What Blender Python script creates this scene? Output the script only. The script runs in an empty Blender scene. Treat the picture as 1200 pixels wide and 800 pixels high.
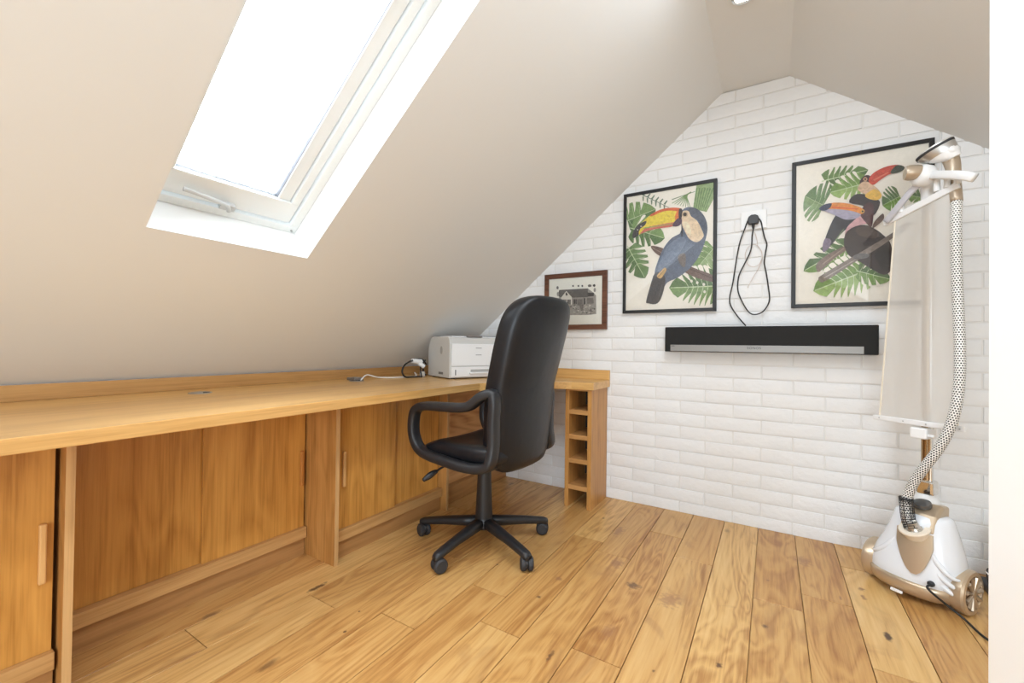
import bpy, bmesh, math, random
from mathutils import Vector, Matrix
random.seed(7)
C = bpy.context.scene.collection
sc = bpy.context.scene
PI = math.pi

# ---------------------------------------------------------------- camera
YAW, PIT, ROL, FPX, EYE = math.radians(31.639), math.radians(0.556), math.radians(0.751), 494.7, 0.9293
def basis():
    f = Vector((-math.sin(YAW)*math.cos(PIT), math.cos(YAW)*math.cos(PIT), math.sin(PIT)))
    r = Vector((math.cos(YAW), math.sin(YAW), 0)); u = r.cross(f)
    R = r*math.cos(ROL)+u*math.sin(ROL); U = -r*math.sin(ROL)+u*math.cos(ROL)
    return R, U, f
CR, CU, CF = basis()
cam = bpy.data.cameras.new('camera'); cam.sensor_width = 36; cam.lens = FPX/1200*36; cam.clip_start = 0.02
camo = bpy.data.objects.new('camera', cam); C.objects.link(camo)
camo.matrix_world = Matrix(((CR.x, CU.x, -CF.x, 0), (CR.y, CU.y, -CF.y, 0), (CR.z, CU.z, -CF.z, EYE), (0, 0, 0, 1)))
sc.camera = camo

# ---------------------------------------------------------------- light
sc.view_settings.view_transform = 'Standard'; sc.view_settings.look = 'None'
sc.view_settings.gamma = 1; sc.view_settings.use_curve_mapping = False
sc.view_settings.exposure = 0.33
w = bpy.data.worlds.new('World'); sc.world = w; w.use_nodes = True
w.node_tree.nodes['Background'].inputs[0].default_value = (0.86, 0.94, 1, 1)
w.node_tree.nodes['Background'].inputs[1].default_value = 8.0
def area(name, loc, target, sx, sy, power, col=(1, 1, 1)):
    l = bpy.data.lights.new(name, 'AREA'); l.shape = 'RECTANGLE'; l.size = sx; l.size_y = sy; l.energy = power; l.color = col
    o = bpy.data.objects.new(name, l); C.objects.link(o); o.location = loc
    o.rotation_euler = (Vector(target)-Vector(loc)).to_track_quat('-Z', 'Y').to_euler(); return o
area('skylight_daylight', (-1.42, 0.73, 2.15), (-0.6, 0.9, 0.9), 1.0, 0.8, 30, (0.80, 0.90, 1))
area('rear_fill', (0.30, -2.1, 0.95), (0.0, 1.5, 1.05), 1.5, 1.1, 50, (0.76, 0.89, 1))  # added fill lamp behind the camera, no window stands there
area('ceiling_downlight_glow', (-0.085, 0.6, 2.30), (-0.085, 0.6, 0), 0.24, 2.0, 22, (0.82, 0.91, 1))

# ---------------------------------------------------------------- helpers
def ray(u, v): return (CR*((u-600)/FPX) - CU*((v-400)/FPX) + CF)
def hit(u, v, P, n):
    o = Vector((0, 0, EYE)); d = ray(u, v); n = Vector(n)
    return o + d*(n.dot(Vector(P)-o)/n.dot(d))
def tag(o, label, cat, group=None, kind=None):
    o['label'] = label; o['category'] = cat
    if group: o['group'] = group
    if kind: o['kind'] = kind
    return o
def empty(name, loc=(0, 0, 0), rz=0):
    o = bpy.data.objects.new(name, None); C.objects.link(o); o.location = loc; o.rotation_euler = (0, 0, rz); o.empty_display_size = .05
    return o
def obj(name, bm, mat, parent=None, smooth=False, bevel=0, sub=0, seg=2, kind=None, angle=35, world=False):
    me = bpy.data.meshes.new(name)
    bmesh.ops.recalc_face_normals(bm, faces=bm.faces[:]) if not world else None
    bm.to_mesh(me); bm.free()
    mats = mat if isinstance(mat, (list, tuple)) else [mat]
    for m in mats: me.materials.append(m)
    o = bpy.data.objects.new(name, me); C.objects.link(o)
    if smooth:
        for p in me.polygons: p.use_smooth = True
        if smooth == 'auto':
            me.set_sharp_from_angle(angle=math.radians(angle))
    if bevel:
        b = o.modifiers.new('bevel', 'BEVEL'); b.width = bevel; b.segments = seg; b.limit_method = 'ANGLE'; b.angle_limit = math.radians(40)
        b.harden_normals = False
    if sub:
        s = o.modifiers.new('sub', 'SUBSURF'); s.levels = sub; s.render_levels = sub
    if parent: o.parent = parent
    if kind: o['kind'] = kind
    return o
def B(*boxes):
    bm = bmesh.new()
    for b in boxes: box(bm, *b)
    return bm
def box(bm, x0, x1, y0, y1, z0, z1, M=None):
    vs = [bm.verts.new((x, y, z)) for x in (x0, x1) for y in (y0, y1) for z in (z0, z1)]
    if M:
        for v in vs: v.co = M @ v.co
    for f in ((0, 1, 3, 2), (4, 6, 7, 5), (0, 4, 5, 1), (2, 3, 7, 6), (0, 2, 6, 4), (1, 5, 7, 3)):
        bm.faces.new([vs[i] for i in f])
    return vs
def frame_of(d):
    d = Vector(d).normalized(); a = Vector((0, 0, 1)) if abs(d.z) < .9 else Vector((1, 0, 0))
    x = a.cross(d).normalized(); y = d.cross(x); return x, y, d
def cyl(bm, p0, p1, r0, r1=None, n=24, cap=True):
    if r1 is None: r1 = r0
    p0, p1 = Vector(p0), Vector(p1); x, y, d = frame_of(p1-p0)
    A = [bm.verts.new(p0+(x*math.cos(t)+y*math.sin(t))*r0) for t in [2*PI*i/n for i in range(n)]]
    Z = [bm.verts.new(p1+(x*math.cos(t)+y*math.sin(t))*r1) for t in [2*PI*i/n for i in range(n)]]
    for i in range(n): bm.faces.new((A[i], A[(i+1) % n], Z[(i+1) % n], Z[i]))
    if cap: bm.faces.new(A[::-1]); bm.faces.new(Z)
def CY(p0, p1, r0, r1=None, n=24):
    bm = bmesh.new(); cyl(bm, p0, p1, r0, r1, n); return bm
def lathe(bm, prof, o=(0, 0, 0), axis=(0, 0, 1), n=32):
    o = Vector(o); x, y, d = frame_of(axis); rings = []
    for r, h in prof:
        if r < 1e-6: rings.append([bm.verts.new(o+d*h)])
        else: rings.append([bm.verts.new(o+d*h+(x*math.cos(2*PI*i/n)+y*math.sin(2*PI*i/n))*r) for i in range(n)])
    for a, b in zip(rings, rings[1:]):
        for i in range(n):
            j = (i+1) % n
            if len(a) == 1 and len(b) == 1: continue
            if len(a) == 1: bm.faces.new((a[0], b[i], b[j]))
            elif len(b) == 1: bm.faces.new((a[i], a[j], b[0]))
            else: bm.faces.new((a[i], a[j], b[j], b[i]))
    if len(rings[0]) > 1: bm.faces.new(rings[0][::-1])
    if len(rings[-1]) > 1: bm.faces.new(rings[-1])
def smoothpath(pts, k=6, closed=False):
    P = [Vector(p) for p in pts]; out = []; n = len(P)
    rng = range(n if closed else n-1)
    for i in rng:
        p0 = P[(i-1) % n] if closed or i > 0 else P[0]*2-P[1]
        p1, p2 = P[i], P[(i+1) % n]
        p3 = P[(i+2) % n] if closed or i+2 < n else P[-1]*2-P[-2]
        for j in range(k):
            t = j/k
            out.append(0.5*((2*p1)+(p2-p0)*t+(2*p0-5*p1+4*p2-p3)*t*t+(3*p1-p0-3*p2+p3)*t**3))
    if not closed: out.append(P[-1])
    return out
def tube(bm, path, r, n=12, closed=False, radf=None, uv=False, section=None):
    P = path; N = len(P); x = None; rings = []
    L = [0]
    for i in range(1, N): L.append(L[-1]+(P[i]-P[i-1]).length)
    for i in range(N):
        if closed: d = P[(i+1) % N]-P[i-1]
        else: d = P[min(i+1, N-1)]-P[max(i-1, 0)]
        d.normalize()
        if section is not None:
            x = section[0]; x = (x-d*x.dot(d)).normalized(); y = d.cross(x)
        else:
            if x is None: x, y, _ = frame_of(d)
            else: x = (x-d*x.dot(d)).normalized(); y = d.cross(x)
        rr = radf(i, L[i]) if radf else r
        ring = []
        for k in range(n):
            t = 2*PI*k/n
            if section is not None:
                ca, sa = math.cos(t), math.sin(t); e = .6
                a = math.copysign(abs(ca)**e, ca)*section[1]; b = math.copysign(abs(sa)**e, sa)*section[2]
                ring.append(bm.verts.new(P[i]+x*a+y*b))
            else: ring.append(bm.verts.new(P[i]+(x*math.cos(t)+y*math.sin(t))*rr))
        rings.append(ring)
    uvl = bm.loops.layers.uv.verify() if uv else None
    for i in range(N if closed else N-1):
        a, b = rings[i], rings[(i+1) % N]
        for k in range(n):
            f = bm.faces.new((a[k], a[(k+1) % n], b[(k+1) % n], b[k]))
            if uv:
                for lp, q in zip(f.loops, ((k, i), (k+1, i), (k+1, i+1), (k, i+1))):
                    lp[uvl].uv = (q[0]/n, L[min(q[1], N-1)])
    if not closed: bm.faces.new(rings[0][::-1]); bm.faces.new(rings[-1])
def T(pts, r, n=12, k=6, closed=False, **kw):
    bm = bmesh.new(); tube(bm, smoothpath(pts, k, closed), r, n, closed, **kw); return bm
def prism(bm, pts, ext):
    e = Vector(ext); A = [bm.verts.new(Vector(p)) for p in pts]; Z = [bm.verts.new(Vector(p)+e) for p in pts]
    n = len(pts)
    for i in range(n): bm.faces.new((A[i], A[(i+1) % n], Z[(i+1) % n], Z[i]))
    bm.faces.new(A[::-1]); bm.faces.new(Z)

# ---------------------------------------------------------------- materials
def mat(name, col=(.8, .8, .8), rough=.5, metal=0, **kw):
    m = bpy.data.materials.new(name); m.use_nodes = True; b = m.node_tree.nodes['Principled BSDF']
    b.inputs['Base Color'].default_value = (*col, 1); b.inputs['Roughness'].default_value = rough; b.inputs['Metallic'].default_value = metal
    for k, v in kw.items(): b.inputs[k].default_value = v
    return m
class NT:
    def __init__(s, m): s.t = m.node_tree; s.b = s.t.nodes['Principled BSDF']
    def n(s, ty, **kw):
        x = s.t.nodes.new(ty)
        for k, v in kw.items():
            if k.startswith('i_'):
                key = k[2:]; key = int(key) if key.isdigit() else key.replace('_', ' ')
                inp = x.inputs[key]
                if hasattr(v, 'node'): s.t.links.new(v, inp)
                else: inp.default_value = v
            else: setattr(x, k, v)
        return x
    def l(s, a, b): s.t.links.new(a, b)
    def math(s, op, a, b=None, c=None, clamp=False):
        x = s.t.nodes.new('ShaderNodeMath'); x.operation = op; x.use_clamp = clamp
        for i, v in enumerate((a, b, c)):
            if v is None: continue
            if hasattr(v, 'node'): s.t.links.new(v, x.inputs[i])
            else: x.inputs[i].default_value = v
        return x.outputs[0]
    def ramp(s, fac, stops, interp='LINEAR'):
        x = s.t.nodes.new('ShaderNodeValToRGB'); s.t.links.new(fac, x.inputs[0]); e = x.color_ramp.elements; x.color_ramp.interpolation = interp
        e[0].position, e[0].color = stops[0][0], (*stops[0][1], 1); e[1].position, e[1].color = stops[1][0], (*stops[1][1], 1)
        for p, c in stops[2:]: q = e.new(p); q.color = (*c, 1)
        return x.outputs[0]
    def mix(s, fac, a, b, mode='MIX'):
        x = s.t.nodes.new('ShaderNodeMix'); x.data_type = 'RGBA'; x.blend_type = mode
        for i, v in ((0, fac), (6, a), (7, b)):
            if hasattr(v, 'node'): s.t.links.new(v, x.inputs[i])
            elif i == 0: x.inputs[0].default_value = v
            else: x.inputs[i].default_value = (*v, 1)
        return x.outputs[2]
    def bump(s, h, strength=.2, dist=.002):
        x = s.t.nodes.new('ShaderNodeBump'); x.inputs['Strength'].default_value = strength; x.inputs['Distance'].default_value = dist
        s.t.links.new(h, x.inputs['Height']); s.t.links.new(x.outputs[0], s.b.inputs['Normal'])
def wood(name, c1, c2, axis, rough=.38, coarse=1.0, cath=0.5, seed=0.0):
    """veneer: long grain streaks along `axis`, soft cathedral figure"""
    m = mat(name, c1, rough); t = NT(m)
    tc = t.n('ShaderNodeTexCoord'); sc_ = [14*coarse]*3; sc_['xyz'.index(axis)] = .55*coarse
    mp = t.n('ShaderNodeMapping', i_Scale=sc_, i_Location=(seed, seed*1.7, seed*.6)); t.l(tc.outputs['Object'], mp.inputs[0])
    s2 = [110*coarse]*3; s2['xyz'.index(axis)] = 3.0
    mp2 = t.n('ShaderNodeMapping', i_Scale=s2); t.l(tc.outputs['Object'], mp2.inputs[0])
    s3 = [2.2]*3; s3['xyz'.index(axis)] = .5
    mp3 = t.n('ShaderNodeMapping', i_Scale=s3, i_Location=(seed, 3, seed)); t.l(tc.outputs['Object'], mp3.inputs[0])
    big = t.n('ShaderNodeTexNoise', i_Scale=1.0, i_Detail=3.0, i_Distortion=.4); t.l(mp3.outputs[0], big.inputs[0])
    ring = t.math('FRACT', t.math('MULTIPLY', big.outputs[0], 17.0))
    ring = t.math('ABSOLUTE', t.math('SUBTRACT', ring, .5))
    a = t.n('ShaderNodeTexNoise', i_Scale=1.0, i_Detail=5.0, i_Roughness=.6, i_Distortion=.3); t.l(mp.outputs[0], a.inputs[0])
    f = t.n('ShaderNodeTexNoise', i_Scale=1.0, i_Detail=3.0, i_Roughness=.7); t.l(mp2.outputs[0], f.inputs[0])
    v = t.math('ADD', t.math('MULTIPLY', a.outputs[0], .75), t.math('MULTIPLY', ring, cath*.5))
    v = t.math('ADD', v, t.math('MULTIPLY', f.outputs[0], .54))
    col = t.ramp(v, [(.50, tuple(x*.86 for x in c2)), (.72, tuple((a_*.5+b_*.5) for a_, b_ in zip(c1, c2))), (1.0, c1)])
    t.l(col, t.b.inputs['Base Color']); t.bump(f.outputs[0], .12, .0006)
    return m
def S(r, g, b):      # sRGB 0-255 -> linear
    return tuple(((x/255)/12.92 if x/255 <= .04045 else ((x/255+.055)/1.055)**2.4) for x in (r, g, b))

oakD, oakL = S(198, 138, 70), S(152, 92, 34)
oak_door = wood('oak_veneer_upright', S(222, 164, 84), S(176, 116, 46), 'z', .36)
oak_side = wood('oak_veneer_side', S(210, 156, 90), S(172, 118, 58), 'z', .4, seed=4.0)
oak_edge = wood('oak_lipping', S(222, 180, 126), S(198, 152, 98), 'z', .4, cath=.1)
oak_rail = wood('oak_rail', S(214, 170, 114), S(188, 140, 84), 'y', .4, cath=.1)
oak_top = wood('oak_worktop', S(234, 190, 124), S(208, 156, 88), 'y', .28, coarse=.8, cath=.2)
oak_topx = wood('oak_worktop_return', S(234, 190, 124), S(208, 156, 88), 'x', .28, coarse=.8, cath=.2)
oak_up = wood('oak_upstand', S(202, 156, 98), S(170, 122, 68), 'y', .4, cath=.3)
oak_shelf = wood('oak_shelf', S(218, 166, 106), S(190, 136, 78), 'x', .4, cath=.1)
pine = wood('pine_board', S(222, 172, 116), S(178, 118, 62), 'y', .42, coarse=.7, cath=1.6, seed=9)
handle_wood = wood('pale_oak_handle', S(232, 186, 124), S(206, 154, 94), 'z', .4, cath=.05)
handle_dark = wood('oak_handle', S(204, 140, 72), S(180, 116, 52), 'z', .4, cath=.05)
paint = mat('warm_white_paint', S(231, 231, 229), .8)
tt = NT(paint); nz = tt.n('ShaderNodeTexNoise', i_Scale=90.0, i_Detail=4.0); tc = tt.n('ShaderNodeTexCoord'); tt.l(tc.outputs['Object'], nz.inputs[0]); tt.bump(nz.outputs[0], .05, .001)
white_paint = mat('white_gloss_paint', S(248, 248, 246), .35)
brickm = mat('white_painted_brick', S(238, 238, 238), .5)
tt = NT(brickm); tc = tt.n('ShaderNodeTexCoord'); nz = tt.n('ShaderNodeTexNoise', i_Scale=38.0, i_Detail=6.0, i_Roughness=.62); tt.l(tc.outputs['Object'], nz.inputs[0]); tt.bump(nz.outputs[0], .8, .004)
mortar = mat('painted_mortar', S(232, 230, 227), .6)
plastic_w = mat('white_plastic', S(240, 240, 240), .32)
plastic_g = mat('light_grey_plastic', S(206, 204, 200), .42)
plastic_k = mat('black_plastic', (.018, .018, .02), .42)
rubber = mat('dark_rubber', (.03, .03, .033), .6)
leather = mat('black_leather', (.008, .0085, .011), .38, **{'Specular IOR Level': .4})
tt = NT(leather); tc = tt.n('ShaderNodeTexCoord'); vo = tt.n('ShaderNodeTexVoronoi', i_Scale=260.0); tt.l(tc.outputs['Object'], vo.inputs[0])
nz = tt.n('ShaderNodeTexNoise', i_Scale=9.0, i_Detail=3.0); tt.l(tc.outputs['Object'], nz.inputs[0])
tt.bump(tt.math('ADD', tt.math('MULTIPLY', vo.outputs[0], .3), tt.math('MULTIPLY', nz.outputs[0], 2.5)), .3, .0025)
gold = mat('champagne_gold', S(190, 172, 150), .36, .45)
gold_pl = mat('champagne_plastic', S(198, 178, 152), .28, .55)
chrome = mat('chrome', (.75, .74, .72), .12, 1)
steel = mat('brushed_steel', (.5, .5, .5), .35, 1)
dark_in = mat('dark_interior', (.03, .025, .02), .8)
grey_metal = mat('grey_metal', (.28, .28, .29), .35, .8)
def glassmat(name, tint=(1, 1, 1), rough=.0, refl=1.0):
    m = bpy.data.materials.new(name); m.use_nodes = True; nt = m.node_tree; nt.nodes.clear()
    o = nt.nodes.new('ShaderNodeOutputMaterial'); mx = nt.nodes.new('ShaderNodeMixShader'); fr = nt.nodes.new('ShaderNodeFresnel'); fr.inputs[0].default_value = 1.45
    tr = nt.nodes.new('ShaderNodeBsdfTransparent'); tr.inputs[0].default_value = (*tint, 1)
    gl = nt.nodes.new('ShaderNodeBsdfGlossy'); gl.inputs['Roughness'].default_value = rough; gl.inputs[0].default_value = (refl, refl, refl, 1)
    nt.links.new(fr.outputs[0], mx.inputs[0]); nt.links.new(tr.outputs[0], mx.inputs[1]); nt.links.new(gl.outputs[0], mx.inputs[2]); nt.links.new(mx.outputs[0], o.inputs[0])
    return m
glass = glassmat('clear_glass')
def flat(name, r, g, b, rough=.65):
    m = mat(name, S(r, g, b), rough)
    if name == 'ink':       # watercolour mottling of the print
        t = NT(m); tc = t.n('ShaderNodeTexCoord'); a = t.n('ShaderNodeTexNoise', i_Scale=55.0, i_Detail=5.0, i_Roughness=.65, i_Distortion=.8); t.l(tc.outputs['Object'], a.inputs[0])
        k = .03 if min(r, g, b) > 200 else .26
        c = S(r, g, b); t.l(t.ramp(a.outputs[0], [(.30, tuple(x*(1-k) for x in c)), (.70, tuple(min(.9, x*(1+k*.7)+.01) for x in c))]), t.b.inputs['Base Color'])
    return m

# ---------------------------------------------------------------- room shell
WY = 2.55
SL, SLC = .82, 2.325+.82*.238              # left slope: z = SLC + SL*x
def zl(x): return SLC+SL*x
XK = (0.779-SLC)/SL                         # knee line
SR = .767
XR = 1.75
def zr(x): return 2.32-SR*(x-.067)
YB = -2.3
# floor: planks with real joints
FX0, FW = -.366, .1555
floor_joints = {   # plank slot : joint y
 -9: [.0, 1.3], -8: [.62, 1.9], -7: [.95, 2.1], -6: [.45, 1.45], -5: [1.02, 1.98], -4: [.75, 1.33], -3: [1.17, 1.95], -2: [.5, 1.86], -1: [1.22, 2.2],
 0: [.6, 2.0], 1: [1.15], 2: [.75, 1.83], 3: [.2, 1.96], 4: [1.62, 2.3], 5: [.9, 2.45], 6: [1.4], 7: [.6], 8: [1.9]}
bm = bmesh.new(); cl = bm.loops.layers.color.new('plank')
k0 = math.floor((-2.2-FX0)/FW)
for k in range(k0, 15):
    x0 = FX0+k*FW; ys = [YB] + sorted(floor_joints.get(k, [random.uniform(.2, 2.2)])) + [WY+.02]
    y_ = ys[1]-1.15
    if y_ > YB+.1: ys = [YB, y_]+ys[1:]
    for a, b in zip(ys, ys[1:]):
        g = .0012; nf = len(bm.faces)
        box(bm, x0+g, x0+FW-g, a+g, b-g, -.02, 0); bm.faces.ensure_lookup_table()
        c = (random.random(), random.random(), random.random(), 1)
        for f in bm.faces[nf:]:
            for lp in f.loops: lp[cl] = c
box(bm, -2.2, 2.2, YB, WY+.02, -.05, -.014)
fm = mat('oak_floor', (.5, .3, .15), .34); t = NT(fm)
tc = t.n('ShaderNodeTexCoord'); at = t.n('ShaderNodeAttribute', attribute_name='plank')
sp = t.n('ShaderNodeSeparateColor'); t.l(at.outputs['Color'], sp.inputs[0])
off = t.n('ShaderNodeVectorMath', operation='MULTIPLY_ADD'); t.l(at.outputs['Color'], off.inputs[0]); off.inputs[1].default_value = (7, 13, 5); t.l(tc.outputs['Object'], off.inputs[2])
m1 = t.n('ShaderNodeMapping', i_Scale=(5.5, .8, 1)); t.l(off.outputs[0], m1.inputs[0])
n1 = t.n('ShaderNodeTexNoise', i_Scale=1.0, i_Detail=3.0, i_Distortion=.9); t.l(m1.outputs[0], n1.inputs[0])
ring = t.math('ABSOLUTE', t.math('SUBTRACT', t.math('FRACT', t.math('MULTIPLY', n1.outputs[0], 14.0)), .5))
m2 = t.n('ShaderNodeMapping', i_Scale=(95, 3.6, 1)); t.l(off.outputs[0], m2.inputs[0])
n2 = t.n('ShaderNodeTexNoise', i_Scale=1.0, i_Detail=5.0, i_Roughness=.65); t.l(m2.outputs[0], n2.inputs[0])
m3 = t.n('ShaderNodeMapping', i_Scale=(7.5, 2.6, 1), i_Location=(3, 8, 0)); t.l(off.outputs[0], m3.inputs[0])
n3 = t.n('ShaderNodeTexNoise', i_Scale=1.0, i_Detail=5.0, i_Distortion=1.2); t.l(m3.outputs[0], n3.inputs[0])
v = t.math('ADD', t.math('MULTIPLY', n1.outputs[0], .5), t.math('MULTIPLY', ring, .30)); v = t.math('ADD', v, t.math('MULTIPLY', n2.outputs[0], .54))
base = t.ramp(v, [(.42, S(182, 132, 76)), (.60, S(222, 178, 114)), (.92, S(242, 208, 148))])
tone = t.ramp(sp.outputs[0], [(0, S(226, 212, 196)), (.5, S(244, 240, 234)), (1, S(255, 254, 250))])
base = t.mix(1.0, base, tone, 'MULTIPLY')
patch = t.ramp(n3.outputs[0], [(.60, (0, 0, 0)), (.76, (1, 1, 1))])
base = t.mix(t.math('MULTIPLY', patch, .55), base, S(140, 92, 56))
# knots: procedural + the large ones the boards show
vo = t.n('ShaderNodeTexVoronoi', i_Scale=1.0, feature='F1'); m4 = t.n('ShaderNodeMapping', i_Scale=(5.2, 2.1, 1)); t.l(off.outputs[0], m4.inputs[0]); t.l(m4.outputs[0], vo.inputs[0])
n5 = t.n('ShaderNodeTexNoise', i_Scale=60.0, i_Detail=3.0); t.l(tc.outputs['Object'], n5.inputs[0])
kd = t.math('ADD', vo.outputs['Distance'], t.math('MULTIPLY', t.math('SUBTRACT', n5.outputs[0], .5), .06))
kn = t.ramp(kd, [(.03, (1, 1, 1)), (.085, (0, 0, 0))])
base = t.mix(t.math('MULTIPLY', kn, .65), base, S(92, 62, 40))
sx = t.n('ShaderNodeSeparateXYZ'); t.l(tc.outputs['Object'], sx.inputs[0])
def knot(u, v, rx, ry, col, amt):
    global base
    p = hit(u, v, (0, 0, 0), (0, 0, 1))
    dx = t.math('DIVIDE', t.math('SUBTRACT', sx.outputs[0], p.x), rx); dy = t.math('DIVIDE', t.math('SUBTRACT', sx.outputs[1], p.y), ry)
    d = t.math('SQRT', t.math('ADD', t.math('MULTIPLY', dx, dx), t.math('MULTIPLY', dy, dy)))
    d = t.math('ADD', d, t.math('MULTIPLY', t.math('SUBTRACT', n5.outputs[0], .5), 1.8))
    base = t.mix(t.math('MULTIPLY', t.ramp(d, [(.35, (1, 1, 1)), (.95, (0, 0, 0))]), amt), base, col)
K1, K2 = S(96, 66, 48), S(150, 104, 72)
for a in [(742, 686, .034, .03, K1, .8), (722, 660, .035, .05, K2, .7), (843, 779, .012, .014, K1, .9), (1041, 746, .014, .03, S(70, 48, 38), .95), (897, 734, .012, .016, K1, .85),
          (941, 657, .035, .06, K2, .65), (785, 703, .045, .06, K2, .6), (372, 688, .014, .05, S(66, 42, 28), .85), (404, 740, .006, .008, K1, .9), (725, 622, .03, .08, K2, .6),
          (632, 699, .01, .01, K1, .8), (655, 678, .02, .016, K2, .8), (645, 768, .008, .03, K1, .8), (421, 716, .006, .006, K1, .9), (583, 661, .005, .006, K1, .9), (707, 607, .008, .012, K1, .8),
          (766, 786, .006, .008, K1, .8), (1010, 690, .014, .02, K2, .9), (1012, 700, .01, .02, K2, .9), (900, 680, .008, .01, K2, .8), (985, 700, .006, .02, K2, .9), (712, 740, .03, .05, K2, .5)]:
    knot(*a)
geo = t.n('ShaderNodeNewGeometry')
t.l(base, t.b.inputs['Base Color']); t.bump(n2.outputs[0], .08, .001)
obj('floor', bm, fm, kind='structure', bevel=.0008, seg=1)

# left slope with the skylight hole + knee wall
OX0, OX1, OY0, OY1 = -1.54, -.52, .478, .975
def quadstrip(bm, pts): bm.faces.new([bm.verts.new(p) for p in pts])
def P3(x, y): return (x, y, zl(x))
bm = bmesh.new()
XT = -.238
for (xa, xb, ya, yb) in ((XK, OX0, YB, WY), (OX0, OX1, YB, OY0), (OX0, OX1, OY1, WY), (OX1, XT, YB, WY)):
    yb = yb+.04 if yb == WY else yb; quadstrip(bm, [P3(xa, ya), P3(xb, ya), P3(xb, yb), P3(xa, yb)])
quadstrip(bm, [(XK, YB, 0), (XK, WY, 0), (XK, WY, zl(XK)), (XK, YB, zl(XK))])
bmesh.ops.remove_doubles(bm, verts=bm.verts[:], dist=1e-5)
obj('wall_left', bm, paint, kind='structure')
bm = bmesh.new(); quadstrip(bm, [(XT, YB, zl(XT)), (.067, YB, 2.32), (.067, WY+.04, 2.32), (XT, WY+.04, zl(XT))]); obj('ceiling', bm, paint, kind='structure')
bm = bmesh.new()
quadstrip(bm, [(.067, YB, 2.32), (XR, YB, zr(XR)), (XR, WY+.04, zr(XR)), (.067, WY+.04, 2.32)]); quadstrip(bm, [(XR, YB, 0), (XR, WY, 0), (XR, WY, zr(XR)), (XR, YB, zr(XR))])
obj('wall_right', bm, paint, kind='structure')
# wall behind the camera
bm = bmesh.new(); quadstrip(bm, [(XK, YB, 0), (XR, YB, 0), (XR, YB, zr(XR)), (.067, YB, 2.32), (XT, YB, zl(XT)), (XK, YB, zl(XK))]); obj('wall_back', bm, paint, kind='structure')
# doorway jamb close at the right
bm = bmesh.new(); prism(bm, [(.20, .50, 0), (.20, .50, zr(.30)-.002), (.20, .66, zr(.30)-.002), (.20, .66, 0)], (.1, 0, 0))
obj('trim_1', bm, white_paint, kind='structure')
# brick end wall: individual bevelled courses
bm = bmesh.new()
CH, BL = .0708, .2665
n = -1; z = .062-CH
while z < 2.34:
    xs = (.091 if n % 2 else -.0455) - 9*BL
    while xs < XR:
        a, b = xs+.0035, xs+BL-.0035; zb, zt = max(z+.0035, 0.0), z+CH-.0035
        j = random.uniform(-.0012, .0012)
        if b > -2.1 and not (zb > zl(b)+.05): box(bm, a, b, WY-.002+j, WY+.02, zb, zt)
        xs += BL
    z += CH; n += 1
bmesh.ops.bevel(bm, geom=[e for e in bm.edges if all(v.co.y < WY+.005 for v in e.verts)], offset=.0035, segments=2, affect='EDGES', profile=.6)
for pc, pn in (((XT, 0, zl(XT)), (-SL, 0, 1)), ((0, 0, 2.319), (0, 0, 1)), ((.067, 0, 2.32), (SR, 0, 1)), ((XK+.001, 0, 0), (-1, 0, 0)), ((XR, 0, 0), (1, 0, 0)), ((0, 0, 0), (0, 0, -1))):
    bmesh.ops.bisect_plane(bm, geom=bm.verts[:]+bm.edges[:]+bm.faces[:], plane_co=pc, plane_no=pn, clear_outer=True)
nb = len(bm.faces)
poly = [(XK-.05, -.03), (XR+.05, -.03), (XR+.05, zr(XR)+.05), (.067, 2.42), (XT, zl(XT)+.1), (XK-.05, zl(XK)+.05)]
f = bm.faces.new([bm.verts.new((x, WY+.0035, zz)) for x, zz in poly]); f.material_index = 1
obj('wall_front', bm, [brickm, mortar], kind='structure', smooth='auto', angle=25)

# skylight
nrm = Vector((-SL, 0, 1)).normalized(); tn = Vector((1, 0, SL)).normalized()
O0 = Vector((OX0, 0, zl(OX0))); LEN = (OX1-OX0)*math.hypot(1, SL)
def SK(s, y, h): return O0+tn*s+nrm*h+Vector((0, y, 0))
def skbox(bm, s0, s1, y0, y1, h0, h1):
    vs = [bm.verts.new(SK(s, y, h)) for s in (s0, s1) for y in (y0, y1) for h in (h0, h1)]
    for f in ((0, 1, 3, 2), (4, 6, 7, 5), (0, 4, 5, 1), (2, 3, 7, 6), (0, 2, 6, 4), (1, 5, 7, 3)): bm.faces.new([vs[i] for i in f])
bm = bmesh.new(); tk = .02
skbox(bm, -tk, 0, OY0-tk, OY1+tk, .001, .2); skbox(bm, LEN, LEN+tk, OY0-tk, OY1+tk, .001, .2)
skbox(bm, 0, LEN, OY0-tk, OY0, .001, .2); skbox(bm, 0, LEN, OY1, OY1+tk, .001, .2)
obj('trim_2', bm, white_paint, kind='structure')
win = empty('window_1', SK(0, .73, .14)); win['kind'] = 'structure'; wi = win.location
def skobj(name, bm, m, **kw):
    bmesh.ops.translate(bm, verts=bm.verts[:], vec=-Vector(wi)); return obj(name, bm, m, win, **kw)
def skring(s0, s1, y0, y1, ws0, ws1, wy0, wy1, h0, h1):
    bm = bmesh.new()
    skbox(bm, s0, s0+ws0, y0, y1, h0, h1); skbox(bm, s1-ws1, s1, y0, y1, h0, h1)
    skbox(bm, s0+ws0, s1-ws1, y0, y0+wy0, h0, h1); skbox(bm, s0+ws0, s1-ws1, y1-wy1, y1, h0, h1); return bm
upvc = mat('window_frame_white', S(236, 240, 240), .3)
skobj('window_frame', skring(0, LEN, OY0, OY1, .03, .04, .02, .032, .138, .2), upvc, bevel=.003)
skobj('sash', skring(.036, LEN-.045, OY0+.024, .938, .088, .05, .04, .03, .148, .19), upvc, bevel=.003)
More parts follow.
